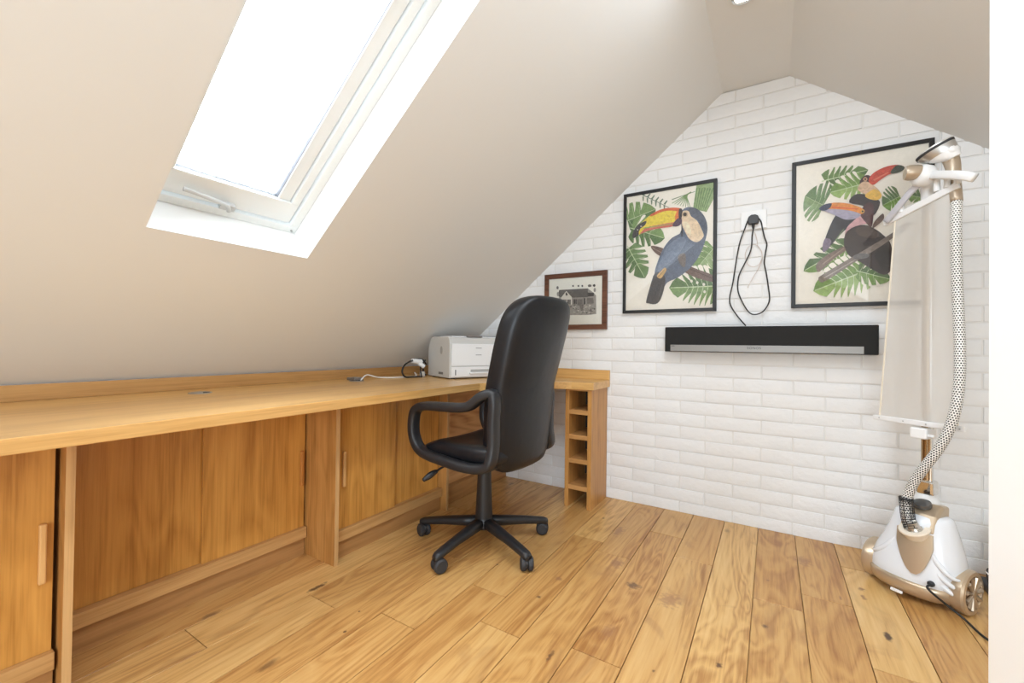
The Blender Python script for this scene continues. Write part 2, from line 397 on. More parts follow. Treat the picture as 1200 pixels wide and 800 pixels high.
skobj('sash_bead', skring(.06, LEN-.05, OY0+.03, .905, .064, .045, .034, .045, .158, .195), upvc, bevel=.003)
gask = mat('grey_gasket', S(120, 122, 130), .6)
skobj('gasket', skring(.121, LEN-.094, OY0+.062, .8615, .003, .003, .003, .003, .164, .19), gask)
bm = bmesh.new(); skbox(bm, .12, LEN-.09, OY0+.06, .862, .175, .18); skobj('pane', bm, glass)
bm = bmesh.new()
hp = [SK(.075, .575, .128), SK(.075, .60, .125), SK(.068, .66, .122), SK(.06, .70, .122), SK(.045, .715, .13), SK(.03, .722, .135)]
tube(bm, smoothpath(hp, 5), .007, 10); skbox(bm, .034, .056, .69, .735, .13, .15)
skobj('handle', bm, mat('handle_grey', S(205, 208, 208), .35), smooth='auto')
bm = bmesh.new(); cyl(bm, SK(.012, .955, .132), SK(.012, .955, .139), .004, n=12); skobj('screw_cap', bm, steel)

# recessed downlights along the flat strip (one just enters the frame)
downm = mat('lamp_glow', (1, 1, 1), .5); nb_ = downm.node_tree.nodes['Principled BSDF']; nb_.inputs['Emission Color'].default_value = (1, .9, .75, 1); nb_.inputs['Emission Strength'].default_value = 6
for yy, lb in ((1.868, 'recessed chrome ceiling downlight at the top edge above the brick wall'), (.75, 'recessed chrome ceiling downlight nearest the doorway')):
    d = empty('ceiling_downlight', (-.105, yy, 2.322)); tag(d, lb, 'ceiling light', 'downlights in the flat ceiling strip')
    bm = bmesh.new(); lathe(bm, [(.028, -.008), (.03, -.014), (.041, -.012), (.043, -.002), (.03, -.002)]); obj('rim', bm, chrome, d, smooth='auto')
    bm = bmesh.new(); lathe(bm, [(0, -.009), (.027, -.009), (.027, -.003), (0, -.003)]); obj('lamp', bm, downm, d)

# ---------------------------------------------------------------- desk and cabinets
DZ, DT = .725, .035; DX = -1.335; DB = -2.10
desk = empty('corner_worktop', (-1.7, 1.0, DZ-DT)); tag(desk, 'long L-shaped oak veneer worktop running under the sloped ceiling to the brick wall', 'desk')
def rel(bm, o):
    bmesh.ops.translate(bm, verts=bm.verts[:], vec=-Vector(o.location)); return bm
bm = bmesh.new(); prism(bm, [(DB, -1.0, DZ-DT), (DX, -1.0, DZ-DT), (DX, 1.845, DZ-DT), (DB, 1.845, DZ-DT)], (0, 0, DT))
obj('worktop', rel(bm, desk), oak_top, desk, bevel=.002)
bm = bmesh.new(); prism(bm, [(DB, 1.8455, DZ-.042), (DX, 1.8455, DZ-.042), (-1.28, 1.93, DZ-.042), (-1.06, 2.20, DZ-.042), (-.98, 2.25, DZ-.042), (-.852, 2.262, DZ-.042), (-.852, WY-.004, DZ-.042), (DB, WY-.004, DZ-.042)], (0, 0, .042))
obj('return_worktop', rel(bm, desk), oak_topx, desk, bevel=.002)
bm = bmesh.new(); prism(bm, [(DB, -1.0, DZ), (DB, -1.0, .779), (DB-.018, -1.0, .779), (DB-.018, -1.0, DZ)], (0, 3.53, 0))
obj('upstand', rel(bm, desk), oak_up, desk, bevel=.001)
obj('end_upstand', rel(B((DB, -.852, WY-.024, WY-.004, DZ, .785)), desk), oak_topx, desk, bevel=.001)
# two cable grommets
for p0, lb in (((-1.93, .78), 'flat steel cable grommet on the long worktop, lid partly open'), ((-1.93, 1.52), 'steel cable grommet with a white lead coming out of it')):
    g = empty('cable_grommet', (p0[0], p0[1], DZ)); tag(g, lb, 'cable grommet', 'cable grommets in the worktop')
    bm = bmesh.new(); lathe(bm, [(0.0, .001), (.030, .001), (.032, .003), (.038, .003), (.040, .0005)]); obj('ring', bm, steel, g, smooth='auto')
    bm = bmesh.new(); lathe(bm, [(0, .0012), (.012, .0012), (.012, .0034), (0, .0034)], (.016, .016, 0), n=20); obj('cable_hole', bm, dark_in, g)

DOORX, DOORM = -1.59, -1.75
def cabinet(loc, label, y0, y1, dx, seam, handle_at, sides, hm, post_front=-1.546):
    c = empty('sliding_door_cabinet', (loc, (y0+y1)/2, 0)); tag(c, label, 'cabinet', 'sliding door cabinets under the worktop')
    zt = DZ-DT-.002
    ox = empty.__name__
    def R(bm): return rel(bm, c)
    obj('bottom_rail', R(B((dx-.03, dx+.018, y0+.001, y1-.001, .078, .124))), oak_rail, c, bevel=.0015)
    obj('plinth', R(B((dx-.02, dx+.002, y0+.001, y1-.001, .0, .077))), pine_dark, c)
    obj('cabinet_body', R(B((dx-.045, dx-.04, y0+.001, y1-.001, .1, zt), (dx-.3, dx-.045, y0+.001, y1-.001, .09, .1))), oak_side, c)
    # two doors, right one in the front track
    s0, s1 = sorted((y0+.002, seam)), None
    for i, (a, b) in enumerate(((y0+.004, seam-.0), (seam+.0, y1-.004))):
        front = (i == handle_at)
        xx = dx-(.0 if front else .014)
        e0 = a if i == 0 else a-.0 ; e1 = b
        if not front: e0, e1 = (a, b+.03) if i == 0 else (a-.03, b)
        door = obj('door', R(B((xx-.012, xx, e0, e1, .124, zt))), oak_door, c, bevel=.001)
        if front:
            hy = y0+.034+.006 if i == 0 else y1-.035
            if hm[0] is not None: hy = hm[0]
            hb = B((dx+.0, dx+.014, hy-.007, hy+.007, .305, .458)); obj('handle', R(hb), hm[1], door, bevel=.0035)
    for (sy, th, xb) in sides:
        obj('side_panel', R(B((xb, post_front, sy, sy+th, 0, zt))), oak_side, c, bevel=.001)
        obj('panel_lipping', R(B((post_front, post_front+.0025, sy, sy+th, 0, zt))), oak_edge, c)
    return c
pine_dark = wood('plinth_oak', S(190, 142, 90), S(160, 114, 66), 'y', .42)
cabinet(-1.6, 'oak sliding door cabinet at the far left with pale bar handle beside thin upright', -.85, .322, DOORX, -.35, 1, [(.328, .018, -1.76)], (.297, handle_wood))
cabinet(-1.75, 'recessed oak double sliding door cabinet in the middle bay, set further back', .347, 1.117, DOORM, .722, 1, [], (1.096, handle_dark))
cabinet(-1.6, 'oak double sliding door cabinet nearest the office chair with handle on its left door', 1.140, 1.826, DOORX, 1.492, 0, [(1.12, .018, -1.78), (1.828, .017, -1.78)], (1.190, handle_wood))
# corner unit beyond the last upright
cu = empty('corner_panel_unit', (-1.62, 2.2, 0)); tag(cu, 'pale knotty pine panelled corner unit behind the office chair, under the worktop', 'cabinet')
obj('back_panel', rel(B((-1.66, -1.64, 1.848, 2.54, .095, DZ-.045)), cu), pine, cu)
obj('skirting', rel(B((-1.64, -1.60, 1.848, 2.54, 0, .10)), cu), pine_dark, cu, bevel=.002)
obj('upright', rel(B((-1.638, -1.59, 2.515, 2.545, .10, DZ-.045)), cu), oak_side, cu)
# wine rack
rk = empty('open_pigeonhole_rack', (-.95, 2.4, 0)); tag(rk, 'narrow oak open-front bottle rack of stacked pigeonholes supporting the desk end at the brick wall', 'shelf')
RX0, RX1, RY = -1.030, -.868, 2.278; zt = DZ-.044
for a, b in ((RX0, RX0+.024), (RX1-.024, RX1)): obj('side_panel', rel(B((a, b, RY, WY-.006, 0, zt)), rk), oak_side, rk, bevel=.001)
for zc in (.114, .267, .405, .549): obj('shelf', rel(B((RX0+.024, RX1-.024, RY+.003, WY-.012, zc-.013, zc+.013)), rk), oak_shelf, rk, bevel=.001)
obj('top_rail', rel(B((RX0+.024, RX1-.024, RY+.003, RY+.05, zt-.008, zt)), rk), oak_shelf, rk)
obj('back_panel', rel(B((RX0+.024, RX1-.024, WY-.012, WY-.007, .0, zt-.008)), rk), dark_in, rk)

# ---------------------------------------------------------------- printer
PA = math.atan2(.39, -.92)            # side direction away from the front corner
side = Vector((-.92, .39, 0)).normalized(); front = Vector((.39, .92, 0)).normalized()
pr = empty('laser_printer', (-1.613, 1.925, DZ+.006)); tag(pr, 'white desktop laser printer in the corner of the worktop', 'printer')
PM = Matrix((( -side.x, front.x, 0, 0), (-side.y, front.y, 0, 0), (0, 0, 1, 0), (0, 0, 0, 1)))   # local +x = out of the front face, +y along the front
pr.rotation_euler = PM.to_euler()
PWd, PDp, PH = .39, .30, .246
# body with rounded rear top edge and front shoulder
prof = [(0, 0), (0, .205), (-.004, .222), (-.014, PH-.004), (-.03, PH), (-PDp+.07, PH+.002), (-PDp+.04, PH-.006), (-PDp+.02, PH-.028), (-PDp+.006, PH-.06), (-PDp, PH-.10), (-PDp, 0)]
bm = bmesh.new(); prism(bm, [(x-.006, 0.0, z) for x, z in prof], (0, PWd, 0)); obj('housing', bm, plastic_g, pr, bevel=.004, seg=3)
obj('front_panel', B((-.006, .0, .012, PWd-.012, .072, .205)), plastic_w, pr, bevel=.004)
dr = obj('paper_tray', B((-.006, .001, .012, PWd-.012, .006, .067)), plastic_w, pr, bevel=.003)
bm = bmesh.new(); box(bm, .001, .014, .13, .29, .022, .034); obj('tray_handle', bm, plastic_w, dr, bevel=.004)
obj('tray_recess', B((.0008, .0016, .14, .28, .034, .05)), flat('tray_recess_grey', 178, 176, 172), dr)
obj('level_gauge', B((.0008, .002, .035, .040, .018, .05)), plastic_k, dr)
obj('top_cover', B((-.20, -.04, .03, PWd-.03, PH-.002, PH+.006)), plastic_w, pr, bevel=.003)
obj('control_panel', B((-.075, -.02, .13, .235, PH+.001, PH+.011)), flat('panel_grey', 130, 124, 120), pr, bevel=.003)
obj('output_slot', B((-.11, -.05, .27, .35, PH+.004, PH+.009)), plastic_k, pr, bevel=.001)
badge_grey = 0
for bz in (.178, .136): obj('badge', B((.0, .0008, .175, .216, bz, bz+.0045)), flat('badge_grey', 170, 168, 170), pr)
bm = bmesh.new(); lathe(bm, [(0, .0), (.017, .0), (.017, .0012), (0, .0012)], (0, 0, 0), (0, -1, 0), 24)
for v_ in bm.verts: v_.co.z *= 1.45; v_.co += Vector((-.115, 0, .165))
obj('side_badge', bm, flat('side_badge_grey', 172, 168, 162), pr)
obj('side_grip', B((-.15, -.09, -.0012, .0, .018, .032)), flat('grip_dark', 120, 114, 108), pr)
for px_, py_ in ((-.02, .03), (-.02, PWd-.03), (-PDp+.03, .03), (-PDp+.03, PWd-.03)):
    obj('foot', CY((px_, py_, -.006), (px_, py_, .001), .012, n=16), rubber, pr)

# cables on the worktop
def cord(name, pts, r, m, label, cat, k=8, n=8, extra=None):
    o = obj(name, T(pts, r, n, k), m, smooth=True); tag(o, label, cat); return o
white_cord = mat('white_cord', S(236, 232, 226), .45); black_cord = mat('black_cord', (.015, .015, .015), .45)
z0 = DZ+.0045
cord('white_lead', [(-1.925, 1.535, DZ-.01), (-1.91, 1.54, DZ+.012), (-1.94, 1.60, DZ+.028), (-1.95, 1.68, z0+.006), (-1.93, 1.76, z0), (-1.905, 1.84, z0), (-1.885, 1.90, z0), (-1.90, 1.945, z0+.006), (-1.935, 1.965, z0+.02)], .0042, white_cord, 'white lead lying on the worktop from the grommet to the printer plugs', 'cable')
cord('black_power_lead', [(-1.895, 2.03, .80), (-1.90, 1.99, .835), (-1.905, 1.93, .832), (-1.895, 1.85, .81), (-1.885, 1.81, .77), (-1.88, 1.83, z0+.004), (-1.87, 1.90, z0), (-1.865, 1.96, z0+.002), (-1.88, 1.985, z0+.035), (-1.90, 2.0, z0+.075), (-1.895, 2.02, z0+.10)], .0052, black_cord, 'black power lead looped beside the printer on the worktop', 'cable')
cord('black_data_lead', [(-1.84, 1.925, z0), (-1.86, 1.945, z0+.012), (-1.885, 1.965, z0+.05), (-1.90, 1.99, z0+.10)], .0045, black_cord, 'short black data lead standing upright against the printer side', 'cable')
pg = empty('white_plug_adaptor', (-1.895, 1.958, DZ+.08)); tag(pg, 'white mains plug hanging in the cable loop beside the printer', 'plug')
bm = bmesh.new(); cyl(bm, (-.01, -.045, .022), (0, .02, .012), .014, .019, 14); obj('plug_body', bm, plastic_w, pg, smooth='auto')
bm = bmesh.new(); cyl(bm, (0, .005, .005), (.02, .03, -.018), .016, .012, 14); obj('plug_cap', bm, plastic_w, pg, smooth='auto')
px2 = empty('silver_plug', (-1.872, 1.968, DZ)); tag(px2, 'small grey and white connector block resting on the worktop beside the printer', 'plug')
obj('connector', B((-.012, .012, -.014, .014, .0, .034)), plastic_g, px2, bevel=.005)
obj('connector_tip', B((-.006, .006, .014, .03, .006, .018)), plastic_k, px2, bevel=.002)

# ---------------------------------------------------------------- office chair
ch = empty('office_chair', (-1.148, 1.632, 0), math.radians(177)); tag(ch, 'black leather high-back office chair on five castors facing the desk', 'chair')
# base
hub = bmesh.new(); lathe(hub, [(0, .075), (.036, .075), (.047, .09), (.045, .115), (.036, .135), (0, .135)]); hub_o = obj('base_hub', hub, plastic_k, ch, smooth='auto')
RL = .315
for a in (196, 268, 340, 52, 124):
    an = math.radians(a-177); d = Vector((math.cos(an), math.sin(an), 0)); s = Vector((-d.y, d.x, 0))
    bm = bmesh.new(); rings = []
    for r_, zt_, h_, w_ in ((.02, .128, .048, .027), (.10, .118, .044, .025), (.20, .103, .036, .022), (.285, .088, .032, .021), (RL-.003, .083, .033, .020), (RL+.012, .076, .026, .014)):
        ring = []
        for q in range(12):
            t_ = 2*PI*q/12; ca, sa = math.cos(t_), math.sin(t_)
            ring.append(bm.verts.new(d*r_+s*(math.copysign(abs(ca)**.7, ca)*w_)+Vector((0, 0, zt_-h_/2+math.copysign(abs(sa)**.7, sa)*h_/2))))
        rings.append(ring)
    for A_, B_ in zip(rings, rings[1:]):
        for q in range(12): bm.faces.new((A_[q], A_[(q+1) % 12], B_[(q+1) % 12], B_[q]))
    bm.faces.new(rings[0][::-1]); bm.faces.new(rings[-1])
    leg = obj('leg', bm, plastic_k, ch, smooth=True)
    c0 = d*RL; ca_ = an+math.radians(random.uniform(50, 110)); wd = Vector((math.cos(ca_), math.sin(ca_), 0)); fw = Vector((-wd.y, wd.x, 0))*.012
    cs = bmesh.new(); cyl(cs, c0+Vector((0, 0, .05)), c0+Vector((0, 0, .072)), .012, n=12)
    lathe(cs, [(0, -.006), (.024, -.006), (.026, 0), (.024, .006), (0, .006)], c0+fw+Vector((0, 0, .034)), wd, 20)
    castor = obj('castor', cs, plastic_k, leg, smooth='auto')
    for sg in (-1, 1):
        wb = bmesh.new(); lathe(wb, [(0, .006*sg), (.028, .006*sg), (.030, .010*sg), (.029, .022*sg), (.022, .027*sg), (.010, .0265*sg), (0, .0255*sg)], c0+fw+Vector((0, 0, .030)), wd, 24)
        obj('castor_wheel', wb, rubber, leg, smooth='auto')
bm = bmesh.new(); lathe(bm, [(0, .12), (.040, .12), (.040, .14), (.033, .30), (.031, .385), (0, .385)]); obj('column', bm, plastic_k, ch, smooth='auto')
obj('seat_mechanism', B((-.11, .10, -.06, .06, .385, .425), (-.2, -.08, -.035, .035, .40, .425)), plastic_k, ch, bevel=.01)
obj('tension_knob', CY((.045, -.055, .31), (.045, -.055, .39), .024, .027, n=16), plastic_k, ch, smooth='auto')
lv = obj('height_lever', T([(.03, .05, .41), (.05, .12, .405), (.075, .20, .39), (.085, .235, .375)], .005, 8), plastic_k, ch, smooth=True)
obj('lever_paddle', T([(.083, .23, .378), (.09, .255, .368), (.10, .295, .35)], .011, 10, radf=lambda i, L: .008+.006*math.sin(min(1, L/.07)*PI)), plastic_k, lv, smooth=True)
# seat cushion
bm = bmesh.new(); NX, NY = 14, 14; x0, x1, hw = -.24, .225, .244
def seat_pt(u, v_, top):
    x = x0+(x1-x0)*u; y = hw*(2*v_-1)
    ex = (2*u-1); ey = (2*v_-1)
    # round the plan corners
    k = 1-.10*abs(ex)**4*abs(ey)**2; y *= (1-.07*abs(ex)**5); x = (x0+x1)/2+(x-(x0+x1)/2)*(1-.09*abs(ey)**5)
    edge = max(abs(ex), abs(ey))**7
    if top: z = .515-.02*edge - .018*(1-abs(ey)**2)*(math.sin(PI*u)**2) - (.05*max(0, u-.72)/.28 if u > .72 else 0) + .012*abs(ey)**3
    else: z = .425+.022*edge
    return (x, y, z)
G = {}
for tp in (0, 1):
    for i in range(NX+1):
        for j in range(NY+1): G[tp, i, j] = bm.verts.new(seat_pt(i/NX, j/NY, tp))
for i in range(NX):
    for j in range(NY):
        bm.faces.new([G[1, i, j], G[1, i+1, j], G[1, i+1, j+1], G[1, i, j+1]]); bm.faces.new([G[0, i, j], G[0, i, j+1], G[0, i+1, j+1], G[0, i+1, j]])
def rim(seq):
    for a, b in zip(seq, seq[1:]): bm.faces.new([G[0, a[0], a[1]], G[0, b[0], b[1]], G[1, b[0], b[1]], G[1, a[0], a[1]]])
rim([(i, 0) for i in range(NX+1)]); rim([(NX, j) for j in range(NY+1)]); rim([(i, NY) for i in range(NX, -1, -1)]); rim([(0, j) for j in range(NY, -1, -1)])
obj('seat', bm, leather, ch, smooth=True, sub=1)
pan = bmesh.new(); box(pan, -.2, .17, -.225, .225, .418, .436); obj('seat_pan', pan, plastic_k, ch, bevel=.009)
# backrest
def xr(z):   # rear surface profile
    return -.268-.03*(z-.40)/.35*1.0 if z < .75 else -.298-.26*(z-.75)
prof_w = [(.395, .11), (.408, .155), (.44, .186), (.50, .204), (.60, .211), (.75, .217), (.90, .223), (1.0, .222), (1.06, .212), (1.10, .186), (1.127, .145), (1.138, .075)]
def outline():
    L_ = [(-w_, z_) for z_, w_ in prof_w]; R_ = [(w_, z_) for z_, w_ in reversed(prof_w)]
    pts = L_+R_; P_ = smoothpath([(a, b, 0) for a, b in pts], 3, True); return [(p.x, p.y) for p in P_]
OL = outline(); bm = bmesh.new(); rings = []
cz = .77
for ins, dx_ in ((.05, -.003), (.3, -.003), (.55, -.002), (.80, -.001), (.93, .003), (.985, .014), (1.0, .035), (1.0, .06), (.985, .083), (.93, .098), (.78, .106), (.5, .104), (.25, .103), (.06, .102)):
    ring = []
    for y_, z_ in OL:
        zf = 1-(1-ins)*.6 if ins > .75 else ins*1.1; zz = cz+(z_-cz)*zf; yy = y_*ins
        bow = .030*(yy/.21)**2        # wraps towards the sitter
        ring.append(bm.verts.new((xr(zz)+dx_+bow, yy, zz)))
    rings.append(ring)
for r_ in rings:
    for v_ in r_: v_.co.x += .022; v_.co.y = v_.co.y*1.03-.014
nO = len(OL)
for A_, B_ in zip(rings, rings[1:]):
    for q in range(nO): bm.faces.new((A_[q], A_[(q+1) % nO], B_[(q+1) % nO], B_[q]))
bm.faces.new(rings[0][::-1]); bm.faces.new(rings[-1])
obj('backrest', bm, leather, ch, smooth=True)
# link plate under the backrest
obj('backrest_bracket', T([(-.10, 0, .415), (-.19, 0, .415), (-.20, 0, .44), (-.21, 0, .52)], .02, 12, section=(Vector((0, 1, 0)), .045, .012)), plastic_k, ch, smooth=True)
# loop arms
for sg in (1, -1):
    yy = .254*sg
    rear = .90 if sg > 0 else .84; pth = [(-.18, yy*.96, .437), (-.10, yy, .430), (.02, yy, .438), (.12, yy, .450), (.175, yy, .475), (.205, yy, .53), (.206, yy, .60), (.186, yy, .642), (.13, yy, .660), (.03, yy, .665), (-.07, yy, .671), (-.12, yy*.98, .684), (-.17, yy*.95, .722), (-.215, yy*rear, .735), (-.226, yy*rear, .69), (-.222, yy*rear, .62), (-.222, yy*rear, .53), (-.215, yy*.94, .462)]
    bm = bmesh.new(); tube(bm, smoothpath(pth, 5, True), .02, 16, True, section=(Vector((0, 1, 0)), .027, .0195)); obj('armrest', bm, plastic_k, ch, smooth=True)

# ---------------------------------------------------------------- things on the brick wall
def wp(u, v, d=0.0): return hit(u, v, (0, WY-d, 0), (0, 1, 0))
class Art:
    """flat printed shapes on one sheet, each ink a material slot"""
    def __init__(s, sx, sy, k, y, bgc=(240, 231, 217)): s.bgc = bgc; s.sx, s.sy, s.k, s.y = sx, sy, k, y; s.bm = bmesh.new(); s.mats = []; s.keys = {}; s.lay = 0
    def P(s, a): 
        p = hit(s.sx+a[0]/s.k, s.sy+a[1]/s.k, (0, s.y, 0), (0, 1, 0)); return Vector((p.x, s.y-.000025*s.lay, p.z))
    def mi(s, col):
        if col not in s.keys: s.keys[col] = len(s.mats); s.mats.append(flat('ink', *col))
        return s.keys[col]
    def poly(s, pts, col, raw=False):
        s.lay += 1
        V = [s.bm.verts.new(s.P(a) if not raw else Vector((a[0], s.y-.000025*s.lay, a[1]))) for a in pts]
        f = s.bm.faces.new(V); f.material_index = s.mi(col)
        r = bmesh.ops.triangulate(s.bm, faces=[f])
    def blob(s, pts, col, k=4):
        q = smoothpath([(a[0], a[1], 0) for a in pts], k, True); s.poly([(p.x, p.y) for p in q], col)
    def ell(s, cx, cy, rx, ry, col, n=16): s.poly([(cx+rx*math.cos(2*PI*i/n), cy+ry*math.sin(2*PI*i/n)) for i in range(n)], col)
    def line(s, a, b, w, col):
        a, b = Vector(a), Vector(b); d = (b-a).normalized(); nn = Vector((-d.y, d.x))*w/2
        s.poly([a-nn, b-nn*.6, b+nn*.6, a+nn], col)
    def monstera(s, base, tip, wd, n=5, g1=(96, 128, 70), g2=(126, 156, 88), rib=(196, 208, 160)):
        """a heart-shaped leaf cut by slits from the rim towards the midrib"""
        b, t_ = Vector(base), Vector(tip); ax = t_-b; L = ax.length; ax.normalize(); nn = Vector((-ax.y, ax.x)); bg = s.bgc
        def rim(f, side): return b+ax*L*(-.10+1.10*f)+nn*side*wd*(math.sin(PI*min(1, f**.72))**.62)
        for side in (1, -1):
            s.poly([b+ax*L*.02]+[rim(q/14, side) for q in range(1, 15)], g1 if side > 0 else g2)
        for side in (1, -1):
            k_ = max(3, n-1)
            for i in range(k_):
                f = .26+.60*i/k_; r = rim(f, side); r2 = rim(f+.085, side); root = b+ax*L*max(.04, f-.17); out = (r-root)*.09
                a0 = root+(r-root)*.34; mid = root.lerp((r+r2)/2, .62)
                s.blob([a0, mid-ax*L*.022, r+out, r2+out, mid+ax*L*.022], bg, 3)
            for i in range(k_):
                f = .26+.60*(i-.40)/k_; r = rim(f+.04, side); root = b+ax*L*max(.02, f-.12); s.line(root, root+(r-root)*.8, L*.012, rib)
        s.line(b-ax*L*.05, t_-ax*L*.03, L*.024, rib)
    def done(s, name, parent, bg, x0, x1, z0, z1):
        V = [s.bm.verts.new((a, s.y+.0005, b)) for a, b in ((x0, z0), (x1, z0), (x1, z1), (x0, z1))]
        f = s.bm.faces.new(V); f.material_index = s.mi(bg)
        # clip to the sheet
        for pc, pn in (((x0, 0, 0), (-1, 0, 0)), ((x1, 0, 0), (1, 0, 0)), ((0, 0, z0), (0, 0, -1)), ((0, 0, z1), (0, 0, 1))):
            bmesh.ops.bisect_plane(s.bm, geom=s.bm.verts[:]+s.bm.edges[:]+s.bm.faces[:], plane_co=pc, plane_no=pn, clear_outer=True, dist=1e-6)
        bmesh.ops.translate(s.bm, verts=s.bm.verts[:], vec=-Vector(parent.location))
        return obj(name, s.bm, s.mats, parent, world=True)
def picture(x0, x1, z0, z1, fw, depth, fm_, label, cat='picture'):
    p = empty('framed_picture', ((x0+x1)/2, WY-.004, z0)); tag(p, label, cat)
    y0, y1 = WY-.006-depth, WY-.006
    bm = bmesh.new()
    # mitred frame
    for (ax, az, bx, bz, cx, cz_, dx_, dz_) in ((x0, z0, x1, z0, x1-fw, z0+fw, x0+fw, z0+fw), (x1, z0, x1, z1, x1-fw, z1-fw, x1-fw, z0+fw), (x1, z1, x0, z1, x0+fw, z1-fw, x1-fw, z1-fw), (x0, z1, x0, z0, x0+fw, z0+fw, x0+fw, z1-fw)):
        prism(bm, [(ax, y0, az), (bx, y0, bz), (cx, y0, cz_), (dx_, y0, dz_)], (0, y1-y0, 0))
    obj('frame', rel(bm, p), fm_, p, bevel=.0015)
    obj('backing_board', rel(B((x0+fw*.5, x1-fw*.5, y1-.006, y1-.001, z0+fw*.5, z1-fw*.5)), p), flat('board', 150, 130, 105), p)
    obj('glazing', rel(B((x0+fw*.9, x1-fw*.9, y0+.002, y0+.003, z0+fw*.9, z1-fw*.9)), p), picglass, p)
    return p
picglass = glassmat('picture_glass')
black_frame = mat('black_frame_wood', (.012, .012, .013), .45)
brown_frame = wood('walnut_frame', S(128, 82, 58), S(74, 40, 26), 'x', .42, coarse=2)
G1, G2, G3, RB = (88, 118, 66), (122, 150, 90), (150, 170, 118), (200, 210, 170)
# large toucan picture, left
x0, x1, z0_, z1_ = -.772, -.259, 1.132, 1.854
p = picture(x0, x1, z0_, z1_, .018, .022, black_frame, 'black framed print of one toucan with yellow beak, left of the wall plug')
A = Art(720, 200, 4.444, WY-.020)
A.poly([(430, 60), (520, 60), (520, 140), (480, 215), (440, 205), (410, 190)], G3)
for i in range(7): A.line((430+i*14, 90), (415+i*9, 210), 6, (104, 136, 80))
for i in range(8): A.line((400-i*4, 110+i*2), (300+i*14, 170+i*4), 5, G2)
A.line((300, 150), (420, 108), 4, G1)
for i in range(6):
    A.line((150+i*22, 130+i*9), (165+i*22, 110+i*9), 9, (104, 120, 96)); A.line((150+i*22, 134+i*9), (150+i*22, 158+i*9), 9, (120, 134, 108))
A.line((145, 125), (285, 192), 4, (90, 104, 84))
A.monstera((66, 262), (215, 200), 80, 4, G1, G2, RB); A.monstera((90, 300), (262, 352), 78, 5, G1, G2, RB); A.monstera((72, 400), (160, 560), 72, 5, G1, (108, 138, 84), RB)
A.monstera((520, 400), (420, 520), 80, 4, G2, G3, RB); A.monstera((540, 600), (285, 610), 100, 7, G1, G2, RB)
for q in ((402, 575), (432, 583), (466, 592), (470, 630)): A.ell(*q, 7, 8, (226, 220, 204), 10)
A.blob([(190, 395), (215, 393), (262, 408), (330, 450), (395, 498), (515, 545), (515, 578), (440, 562), (372, 532), (300, 482), (218, 432)], (112, 86, 76), 3)
A.line((200, 402), (380, 500), 5, (150, 126, 112)); A.line((380, 505), (510, 560), 7, (84, 60, 50))
A.blob([(355, 315), (300, 350), (262, 395), (235, 450), (214, 510), (208, 545), (188, 600), (173, 660), (166, 684), (190, 691), (218, 690), (240, 668), (254, 622), (276, 582), (332, 556), (392, 510), (432, 460), (462, 400), (482, 330), (484, 285), (470, 240), (440, 205), (400, 190), (368, 195), (350, 215), (344, 250)], (98, 108, 126), 3)
A.blob([(214, 530), (262, 548), (262, 600), (242, 668), (216, 694), (176, 690), (166, 680), (186, 605)], (62, 58, 60), 3)
A.blob([(290, 380), (345, 345), (375, 365), (330, 440), (262, 500), (225, 520), (250, 440)], (122, 132, 150), 3)
A.line((230, 590), (200, 680), 4, (40, 40, 44)); A.line((250, 590), (225, 680), 3, (100, 98, 98))
A.blob([(400, 190), (440, 205), (470, 240), (484, 285), (480, 335), (466, 330), (440, 265), (405, 240), (385, 208)], (86, 92, 106), 3)
A.blob([(352, 216), (386, 210), (400, 238), (432, 262), (460, 318), (464, 345), (432, 372), (392, 356), (366, 312), (352, 275)], (226, 200, 168), 3)
A.blob([(356, 270), (380, 268), (398, 300), (396, 340), (372, 310)], (240, 216, 186), 3)
A.blob([(345, 198), (300, 194), (240, 204), (190, 230), (150, 264), (118, 290), (100, 320), (98, 350), (132, 332), (180, 312), (240, 300), (300, 290), (330, 286), (342, 262), (347, 230)], (232, 204, 74), 3)
A.blob([(346, 197), (300, 193), (240, 203), (185, 232), (200, 236), (250, 214), (300, 208), (344, 214)], (214, 104, 62), 3)
A.blob([(330, 206), (344, 210), (340, 262), (322, 272), (316, 240)], (224, 122, 60), 3)
A.blob([(318, 268), (300, 291), (240, 300), (180, 312), (134, 330), (168, 296), (230, 282)], (206, 112, 96), 3)
A.line((150, 300), (310, 276), 6, (150, 168, 90))
A.blob([(166, 262), (128, 280), (100, 315), (97, 352), (128, 334), (126, 310), (160, 284)], (66, 62, 66), 3)
A.ell(140, 290, 5, 3, (210, 206, 200)); A.ell(122, 308, 4, 3, (200, 196, 190))
A.blob([(304, 280), (326, 252), (348, 246), (352, 270), (335, 288), (308, 290)], (84, 62, 84), 3)
A.blob([(336, 205), (350, 198), (356, 216), (348, 252), (336, 246)], (46, 40, 44), 3)
A.ell(368, 228, 16, 16, (196, 172, 140)); A.ell(368, 228, 10, 10, (60, 44, 34)); A.ell(366, 226, 4, 4, (16, 14, 14))
A.blob([(222, 548), (246, 520), (262, 505), (272, 516), (256, 545), (240, 562)], (206, 168, 110), 3); A.line((230, 552), (262, 515), 3, (120, 90, 60))
A.blob([(330, 450), (352, 430), (372, 440), (368, 500), (345, 490)], (118, 108, 104), 3)
A.done('print', p, (240, 231, 217), x0+.016, x1-.016, z0_+.016, z1_-.016)
